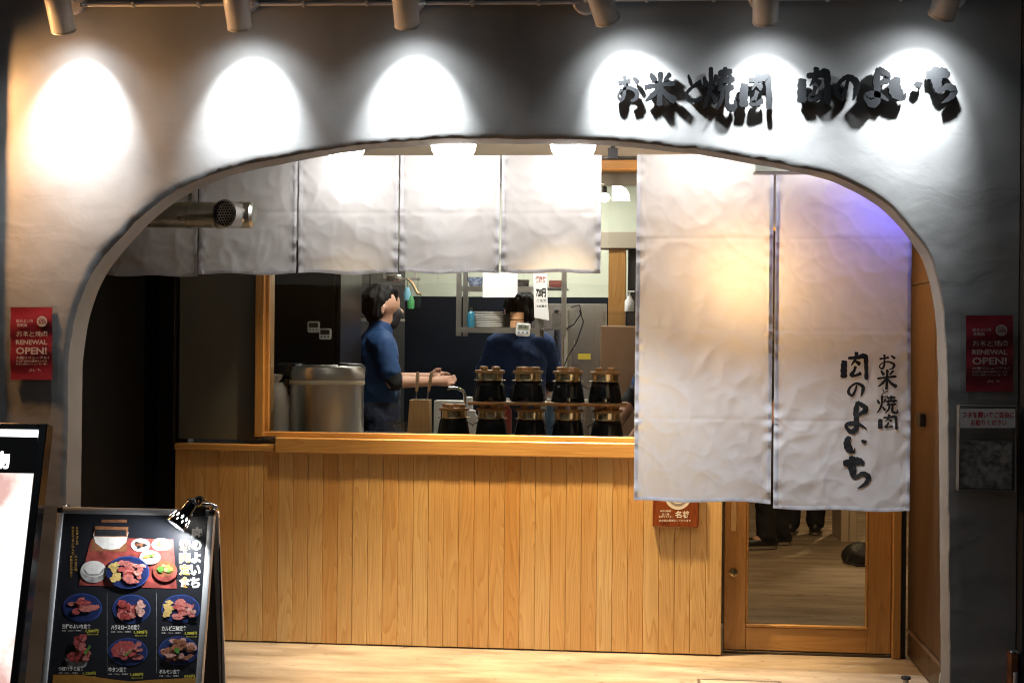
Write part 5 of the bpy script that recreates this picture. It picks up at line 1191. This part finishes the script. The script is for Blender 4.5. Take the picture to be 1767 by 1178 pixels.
t = thing('timber_post', 'square timber post by the end of the kitchen', 'post', ((a+b_)/2, Yp, .004)); MB().box(a, b_, Yp, Yp+.12, .004, zt_, .003).build('shaft', DOORW, t); MB().box(a-.14, b_+.25, Yp-.02, Yp+.14, zt_+.0005, zt_+.10, .003).build('crossbeam', BEIGE, t)
struct(MB().box(b_+.012, .36, Yp+.03, Yp+.10, .004, zt_).build('wall', BLACKM))
t = thing('clear_bin', 'clear lidded storage bin on the pale cupboard by the timber post', 'bin', tuple(at(1065, 570, 1.7)))
p = at(1040, 556, 1.62); q = at(1098, 537, 1.62); MB().box(p.x, q.x, 1.62, 1.84, p.z-.02, q.z-.012, .006).build('tub', ACRYL, t); MB().box(p.x-.006, q.x+.006, 1.612, 1.848, q.z-.0118, q.z, .004).build('lid', ACRYL, t)
o = MB().box(p.x-.01, q.x+.01, 1.60, 1.86, .004, p.z-.0205, .004).build('pale_cupboard', mk('cupboard_tan', (.36, .22, .13), .5, var=.1)); tag(o, 'pale tan cupboard under the clear storage bin', 'cupboard')
c = at(1086, 536, 1.7); t = thing('pump_bottle', 'white pump bottle on the clear storage bin at the curtain edge', 'bottle', (c.x, 1.7, q.z)); zz = q.z+.0005
MB().lathe([(.026, 0), (.028, .004), (.028, .06), (.012, .082), (.012, .09)], (c.x, 1.7, zz), (0, 0, 1), 22).build('body', WHITE, t, smooth=True); MB().cyl((c.x, 1.7, zz+.0905), (c.x, 1.7, zz+.112), .005, n=10).build('pump', WHITE, t); MB().box(c.x-.008, c.x+.03, 1.692, 1.708, zz+.1125, zz+.122, .002).build('nozzle', WHITE, t)
# cables hanging by the shelf
for k, pts_ in enumerate(([(985, 530), (1000, 526), (1003, 540), (990, 560), (975, 568)], [(1000, 535), (1007, 555), (995, 590), (980, 615), (973, 632)])):
    o = MB().tube([tuple(q) for q in [at(x, y, 2.5) for x, y in pts_]], .004, 8).build('black_cable', BLACKM, smooth=True); tag(o, ['short looped black cable at the open end of the steel shelf', 'long black cable hanging down before the steel range'][k], 'cable')
# rail with spray bottles near the cook
Yq = 2.45; a = at(655, 481, Yq); b_ = at(725, 484, Yq)
t = thing('utensil_rail', 'steel rail with a clamp lamp and holders above the cook', 'rail', tuple(a)); MB().tube([(a.x, Yq, a.z), (b_.x, Yq, a.z)], .007, 10).build('bar', STEEL, t, smooth=True)
for x in (a.x+.03, b_.x-.03): MB().box(x-.006, x+.006, Yq-.004, Yq+.004, a.z+.0075, 2.617).build('hanger', STEELD, t)
c = at(680, 478, Yq); MB().box(c.x-.05, c.x+.05, Yq-.03, Yq+.02, a.z-.018, a.z+.028, .01, 2).build('clamp', CHROME, t, smooth=True)
p0_ = at(712, 483, Yq); MB().tube([(p0_.x-.03, Yq, a.z), (p0_.x, Yq, a.z-.03), (p0_.x+.03, Yq, a.z-.09), (p0_.x+.06, Yq, a.z-.10)], .009, 10).build('hook_arm', mk('tan_metal', (.4, .28, .15), .4, .8), t, smooth=True)
for (px_, py_, mt_, lab) in ((709, 520, mk('green_soap', (.06, .30, .10), .35), 'green sponge bottle hanging from the rail behind the cook'), (703, 506, mk('light_blue', (.16, .38, .50), .4), 'light blue spray bottle hanging from the rail behind the cook'), (721, 518, ACRYL, 'clear bag hanging from the rail behind the cook')):
    c = at(px_, py_, Yq+.02); t = thing('hanging_bottle', lab, 'bottle', tuple(c), 'things hanging from the utensil rail'); MB().lathe([(.010, -.05), (.022, -.045), (.024, 0), (.014, .03), (.008, .04)], c, (0, 0, 1), 18).build('body', mt_, t, smooth=True); MB().tube([c+Vector((0, 0, .0405)), (c.x, c.y, a.z-.006)], .002, 6).build('cord', BLACKM, t)

# more kitchen clutter
for i, (px, col_, lab) in enumerate(((874, (.35, .05, .03), 'red-capped seasoning bottle glimpsed between the first stacked pots'), (948, (.10, .22, .40), 'blue carton glimpsed between the middle stacked pots'), (1012, (.5, .46, .4), 'cream seasoning tub glimpsed between the last stacked pots'))):
    p = on(px, .58); t = thing('seasoning_bottle', lab, 'bottle', tuple(p), 'seasonings behind the rice pots')
    MB().lathe([(.024, 0), (.027, .006), (.027, .13), (.014, .155), (.013, .165)], p, (0, 0, 1), 20).build('body', mk('seasoning_%s' % 'abc'[i], col_, .4), t, smooth=True); MB().lathe([(.016, .1652), (.016, .188), (.010, .195)], p, (0, 0, 1), 16).build('cap', WHITE, t, smooth=True)

# ================================================================== KITCHEN AND ROOM LIGHTS
t = thing('kitchen_ceiling_light', 'white strip light on the kitchen ceiling over the cook', 'ceiling light', (-.95, 1.5, 2.618)); MB().box(-1.55, -.35, 1.42, 1.56, 2.585, 2.6175, .004).build('body', WHITE, t); MB().box(-1.53, -.37, 1.435, 1.545, 2.570, 2.5847).build('tube_cover', emis('strip_glow', (1, .97, .9), 58), t)
t = thing('kitchen_ceiling_light', 'white strip light on the kitchen ceiling over the steel shelf', 'ceiling light', (-.7, 2.9, 2.618)); MB().box(-1.3, -.1, 2.82, 2.96, 2.585, 2.6175, .004).build('body', WHITE, t); MB().box(-1.28, -.12, 2.835, 2.945, 2.570, 2.5847).build('tube_cover', emis('strip_glow', (1, .97, .9), 58), t)
p = at(1043, 341, 1.2); t = thing('pendant_bulb', 'warm glowing bulb hanging inside between the two curtains', 'pendant lamp', (p.x, 1.2, 2.618)); MB().sphere((p.x, 1.2, p.z), .028, (1.1, 1, .9), 18, 12).build('bulb', emis('pendant_glow', (1, .72, .38), 22), t, smooth=True); MB().cyl((p.x, 1.2, p.z+.0245), (p.x, 1.2, p.z+.06), .014, n=14).build('socket', BLACKM, t); MB().tube([(p.x, 1.2, p.z+.06), (p.x, 1.2, 2.617)], .003, 6).build('cord', BLACKM, t)
# white quarter-round lamp shade
P_ = [at(1056, 344, 1.3), at(1087, 344, 1.3), at(1086, 335, 1.3), at(1081, 326, 1.3), at(1073, 321, 1.3), at(1063, 320, 1.3), at(1056, 320, 1.3)]
t = thing('wall_lamp', 'white quarter-round glowing lamp inside between the two curtains', 'lamp', tuple(P_[0])); m_ = MB(); m_.prism(P_, (0, 1, 0), .10); m_.build('shade', emis('shade_glow', (1, .97, .93), 2.2), t); m_ = MB(); m_.tube([P_[5]+Vector((0.02, .05, .001)), Vector((P_[5].x+.02, 1.35, 2.617))], .006, 8); m_.build('stem', BLACKM, t)
for (x, y, lab) in ((1.05, 2.3, 'warm pendant lamp in the dining room just inside the door'), (1.7, 5.2, 'warm pendant lamp deep in the dining room')):
    t = thing('dining_pendant', lab, 'pendant lamp', (x, y, 2.618), 'dining room pendants'); MB().lathe([(.02, .16), (.05, .14), (.14, 0), (.135, 0), (.045, .13)], (x, y, 2.05), (0, 0, 1), 28, False).build('shade', BLACKM, t, smooth=True); MB().tube([(x, y, 2.21), (x, y, 2.617)], .004, 6).build('cord', BLACKM, t); MB().sphere((x, y, 2.09), .035, (1, 1, 1), 16, 10).build('bulb', emis('dining_glow', (1, .66, .32), 14), t, smooth=True)
    light('bulb_light', 'SPOT', (x, y, 2.04), 46, (1, .68, .36), t, .035, R(130), .5, (0, 0, -1))

# dining room odds and ends behind the door pane
Yd = 3.9; a = atz(1451, 935, .004); 
t = thing('white_counter_end', 'pale upright cabinet end seen through the door pane', 'cabinet', (a.x, a.y, .004)); b_ = at(1478, 935, a.y).x
MB().box(a.x, b_, a.y, a.y+.5, .004, .95, .004).build('carcass', mk('cabinet_pale', (.52, .42, .32), .5), t); MB().box(a.x-.02, b_+.3, a.y-.02, a.y+.52, .9505, .98, .004).build('top', PALEW, t)
MB().box(a.x+(b_-a.x)*.48, a.x+(b_-a.x)*.54, a.y-.003, a.y-.0003, .01, .94).build('joint_strip', STEELD, t)
p = atz(1478, 972, .004); t = thing('black_bag', 'slumped black bag on the floor seen through the door pane', 'bag', (p.x, p.y, .004))
m_ = MB(); m_.sphere((p.x+.03, p.y, .06), .11, (1.15, .8, .62), 28, 18); m_.v = [Vector((v.x + .03*noise.noise(v*9), v.y, max(.005, v.z + .045*noise.noise(v*11)))) for v in m_.v]; m_.build('body', mk('bag_black', (.012, .012, .012), .5, bump=.5, bscale=30), t, smooth=True)
MB().tube([(p.x-.06, p.y-.06, .06), (p.x-.08, p.y-.11, .03), (p.x-.02, p.y-.14, .012), (p.x+.08, p.y-.11, .012)], .008, 8).build('strap', BLACKM, t, smooth=True)
o = MB().box(a.x+.32, a.x+.36, a.y+.3, a.y+.34, .004, .95, .002).build('stool_leg', BLACKM); tag(o, 'black table leg beside the pale cabinet end beyond the door', 'table leg')

# ================================================================== PEOPLE
def capsules(mb, segs):
    for (p0, p1, r0, r1, *sc) in segs:
        p0 = Vector(p0); p1 = Vector(p1); sc = sc[0] if sc else 1.0   # sc flattens across the body's depth
        k = 7; ps = [p0 + (p1-p0)*i/k for i in range(k+1)]; rs = [r0 + (r1-r0)*i/k for i in range(k+1)]
        mb.tube(ps, 0, 16, rs=rs); mb.sphere(p0, r0*.999, (1, 1, 1), 16, 10); mb.sphere(p1, r1*.999, (1, 1, 1), 16, 10)
def remeshed(mb, name, mat_, parent, vox=.009, smooth_it=6, flat=None, M=None):
    if flat:
        for v in mb.v: pass
    if M: mb.v = [M @ v for v in mb.v]
    o = mb.build(name, mat_, parent, smooth=True, rec=True)
    r_ = o.modifiers.new('r', 'REMESH'); r_.mode = 'VOXEL'; r_.voxel_size = vox; r_.use_smooth_shade = True
    s_ = o.modifiers.new('s', 'SMOOTH'); s_.iterations = smooth_it; s_.factor = .5
    dg = bpy.context.evaluated_depsgraph_get(); me = bpy.data.meshes.new_from_object(o.evaluated_get(dg))
    o.modifiers.clear(); old = o.data; o.data = me; bpy.data.meshes.remove(old)
    if not me.materials: me.materials.append(mat_)
    nrm = [v.normal.copy() for v in me.vertices]; cos = [v.co.copy() for v in me.vertices]
    if name in ('shirt', 'trousers', 'apron', 'undersleeve'):
        for i, q in enumerate(cos):
            n1 = 1-2*abs(noise.noise(Vector((q.x*9+q.z*5, q.y*9, q.z*11)))); n2 = 1-2*abs(noise.noise(Vector((q.x*22, q.y*22-q.z*9, q.z*20))))
            cos[i] = q + nrm[i]*(0.007*n1 + 0.003*n2)
    if name == 'hair':
        for i, q in enumerate(cos): cos[i] = q + nrm[i]*(0.009*noise.noise(Vector((q.x*30, q.y*30, q.z*9))) + 0.007*noise.noise(Vector((q.x*70, q.y*70, q.z*16))))
    me.vertices.foreach_set('co', [c for q in cos for c in q]); me.update()
    return o
SKIN = mk('skin', (.50, .28, .19), .5, var=.06, vscale=8); HAIR = mk('hair_black', (.008, .007, .007), .65, spec=.2, bump=.5, bscale=90, stretch=(1, 1, .2)); CLB = mk('shirt_blue', (.007, .042, .135), .75, var=.15, vscale=6, bump=.3, bscale=18); CLN = mk('apron_navy', (.010, .014, .035), .8, bump=.3, bscale=14); CLK = mk('trousers_black', (.010, .010, .012), .8, bump=.3, bscale=14); SHOE = mk('shoe_black', (.012, .011, .011), .45); SOLE = mk('shoe_sole', (.28, .24, .20), .6); MASK = mk('mask_black', (.012, .012, .014), .7); UNDER = mk('sleeve_black', (.008, .008, .009), .7)
def hand(segs, w, d, up, side):
    """five bent fingers from wrist point w along direction d; side = thumb side"""
    d = d.normalized(); side = (side - d*side.dot(d)).normalized(); n_ = d.cross(side)
    palm = w + d*.075; segs.append((w, palm, .024, .030))
    for k, (o_, l) in enumerate(((.027, .070), (.010, .078), (-.008, .073), (-.025, .058))):
        b0 = palm + side*o_ + d*.008; b1 = b0 + d*l*.5 + n_*.010*1; b2 = b1 + d*l*.3 + n_*.022; segs += [(b0, b1, .0095, .0088), (b1, b2, .0088, .0075)]
    t0 = w + d*.028 + side*.024; t1 = t0 + d*.030 + side*.026; t2 = t1 + d*.026 + side*.004 + n_*.010; segs += [(t0, t1, .0125, .010), (t1, t2, .010, .0085)]
def person(lab, loc, rz, arms, lean=0.0, shirt=CLB, trousers=CLN, apron=True, mask=True, feet=((.08, .10), (-.04, -.10)), cap=False, group=None, H=1.0):
    """local frame: faces +X, left side +Y"""
    t = thing('person', lab, 'person', loc, group)
    Mw = Matrix.Translation(loc) @ Matrix.Rotation(rz, 4, 'Z') @ Matrix.Scale(H, 4)
    V = Vector
    def ln_(p): 
        p = V(p); q = p - V((0, 0, .95)); c_, s_ = math.cos(lean), math.sin(lean); return V((q.x*c_+q.z*s_, q.y, -q.x*s_+q.z*c_ + .95))
    segs = [(ln_((0, 0, .98)), ln_((.0, 0, 1.15)), .105, .100), (ln_((0, 0, 1.15)), ln_((0, 0, 1.34)), .100, .104), (ln_((-.01, .12, 1.395)), ln_((-.01, -.12, 1.395)), .065, .065), (ln_((-.005, 0, 1.42)), ln_((.022, 0, 1.53)), .060, .054)]
    segs += [(ln_((.03, 0, 1.565)), ln_((.052, 0, 1.535)), .062, .050), (ln_((.012, 0, 1.625)), ln_((.03, 0, 1.63)), .094, .090), (ln_((.10, 0, 1.60)), ln_((.132, 0, 1.578)), .012, .016), (ln_((.08, 0, 1.52)), ln_((.095, 0, 1.505)), .026, .022), (ln_((.106, .018, 1.546)), ln_((.106, -.018, 1.546)), .012, .012)]
    for s_ in (1, -1): segs += [(ln_((.0, s_*.092, 1.60)), ln_((-.008, s_*.097, 1.565)), .016, .010)]
    hips = []
    for s_, (fx, fy) in zip((1, -1), feet):
        hp = V((0, s_*.085, .93)); an = V((fx, s_*.09+0*fy, .085)); kn = (hp+an)/2 + V((.035, 0, .02)); hips.append((hp, kn, an)); segs += [(hp, kn, .088, .058), (kn, an, .058, .040), (an, an + V((.12, 0, -.045)), .040, .032)]
    sleeves = []; under = []
    for s_, (el, wr) in zip((1, -1), arms):
        sh_ = ln_((-.01, s_*.16, 1.385)); el = ln_(el); wr = ln_(wr); segs += [(sh_, el, .052, .042), (el, wr, .041, .028)]; hand(segs, wr, wr-el, None, V((0, -s_*.4, 1))); sleeves.append((sh_, sh_.lerp(el, .72), .060, .063)); under.append((sh_.lerp(el, .6), el.lerp(wr, .06), .056, .050))
    mb = MB(); capsules(mb, segs); body = remeshed(mb, 'body', SKIN, t, .008, 5, M=Mw)
    mb = MB(); capsules(mb, [(ln_((0, 0, .93)), ln_((0, 0, 1.15)), .118, .112), (ln_((0, 0, 1.15)), ln_((0, 0, 1.34)), .112, .116), (ln_((-.01, .13, 1.392)), ln_((-.01, -.13, 1.392)), .076, .076), (ln_((0, .05, 1.0)), ln_((0, .06, 1.3)), .105, .105), (ln_((0, -.05, 1.0)), ln_((0, -.06, 1.3)), .105, .105), (ln_((-.005, 0, 1.40)), ln_((.006, 0, 1.468)), .085, .068)] + sleeves); remeshed(mb, 'shirt', shirt, body, .010, 4, M=Mw)
    if apron:
        mb = MB(); capsules(mb, [(ln_((.0, 0, .62)), ln_((.0, 0, .95)), .165, .142), (ln_((.0, 0, .95)), ln_((.012, 0, 1.14)), .140, .126)]); remeshed(mb, 'apron', CLN, body, .012, 4, M=Mw)
    mb = MB(); capsules(mb, under); remeshed(mb, 'undersleeve', UNDER, body, .009, 3, M=Mw)
    ps = []
    for hp, kn, an in hips: ps += [(hp, kn, .105, .080), (kn, an + V((0, 0, .01)), .080, .066)]
    ps.append(((0, .06, .96), (0, -.06, .96), .125, .125)); mb = MB(); capsules(mb, ps); remeshed(mb, 'trousers', trousers, body, .011, 4, M=Mw)
    for hp, kn, an in hips:
        mb = MB(); capsules(mb, [(an + V((-.045, 0, -.035)), an + V((.06, 0, -.040)), .045, .043), (an + V((.06, 0, -.040)), an + V((.175, 0, -.050)), .043, .033), (an + V((-.01, 0, .0)), an + V((-.01, 0, .02)), .05, .052)])
        for v in mb.v: v.z = max(v.z, .022)
        sh_ = remeshed(mb, 'shoe', SHOE, body, .009, 3, M=Mw)
        mb = MB(); n = 20; o_ = [(an.x + .065 + .145*math.cos(a), an.y + .05*math.sin(a)*(1 + .1*math.cos(a)), .006) for a in [2*math.pi*i/n for i in range(n)]]; mb.M = Mw; mb.prism(o_, (0, 0, 1), .018); mb.build('sole', SOLE, sh_) if False else mb.build('shoe_sole', SOLE, body)
    mb = MB(); hs = [(ln_((-.010, 0, 1.648)), ln_((.014, 0, 1.658)), .097, .088), (ln_((-.040, 0, 1.60)), ln_((-.040, 0, 1.55)), .072, .046)]
    for s_ in (1, -1): hs += [(ln_((-.02, s_*.06, 1.64)), ln_((-.03, s_*.066, 1.56)), .046, .030)]
    rr_ = random.Random(int(abs(loc[0])*1000))
    for k in range(26):
        a = rr_.uniform(0, 6.28); q = rr_.uniform(.3, 1.0); c0_ = V((-.01 + .085*q*math.cos(a), .085*q*math.sin(a), 1.645 + .085*math.sqrt(max(0, 1-q*q)))); hs.append((ln_(c0_), ln_(c0_ + V((-.02+.03*math.cos(a), .03*math.sin(a), -.03))), .018, .006))
    for k in range(7): y_ = -.06+k*.02; hs.append((ln_((.075, y_, 1.70)), ln_((.100-abs(y_)*.3, y_*1.1, 1.645)), .022, .007))
    capsules(mb, hs); remeshed(mb, 'hair', HAIR, body, .007, 2, M=Mw)
    if mask:
        mb = MB(); capsules(mb, [(ln_((.085, 0, 1.565)), ln_((.075, 0, 1.515)), .052, .045)]); remeshed(mb, 'face_mask', MASK, body, .007, 2, M=Mw)
    for s_ in (1, -1):
        mb = MB(); mb.M = Mw; mb.sphere(ln_((.093, s_*.034, 1.622)), .011, (.7, 1.2, .7), 12, 8); mb.build('eye', mk('eye_dark', (.02, .015, .012), .2), body, smooth=True)
    return t
p = at(650, 600, 2.0)
person('cook in a blue shirt, navy apron and black mask reaching right behind the rice cooker', (p.x, 2.0, .004), R(22), (((.10, .20, 1.17), (.34, .14, 1.19)), ((.05, -.195, 1.16), (.30, -.15, 1.17))), .03, group='kitchen staff in blue', H=1.03)
CLD = mk('shirt_dark_blue', (.006, .03, .11), .8, var=.15, vscale=6)
p = at(898, 600, 2.7)
person('cook in a blue shirt with his back turned, working behind the hanging steel shelf', (p.x, 2.72, .004), R(100), (((.16, .24, 1.14), (.36, .16, 1.06)), ((.16, -.24, 1.14), (.36, -.16, 1.06))), .05, CLD, group='kitchen staff in blue', H=1.03)
p = at(1108, 600, 1.15)
person('cook in a blue shirt leaning over the counter behind the curtain edge', (p.x+.30, 1.10, .004), R(196), (((.20, .25, 1.18), (.42, .20, 1.02)), ((.22, -.25, 1.18), (.44, -.18, 1.02))), .30, group='kitchen staff in blue', H=1.03)
p = atz(1322, 943, .006)
person('customer in black trousers and dark shoes standing sideways just beyond the door pane', (p.x+.02, p.y, .006), R(195), (((.0, .25, 1.12), (.10, .26, .90)), ((.0, -.25, 1.12), (.10, -.26, .90))), 0, CLK, CLK, False, False, ((.05, .1), (-.12, -.1)), group='customers in black beyond the door')
p = atz(1385, 922, .006)
person('customer in black seen from behind, farther into the room than the other', (p.x, p.y, .006), R(80), (((.0, .25, 1.12), (.08, .26, .90)), ((.0, -.25, 1.12), (.08, -.26, .90))), 0, CLK, CLK, False, False, ((.0, .1), (.06, -.1)), group='customers in black beyond the door')

for o in S.objects:
    if '_o' in o: del o['_o']
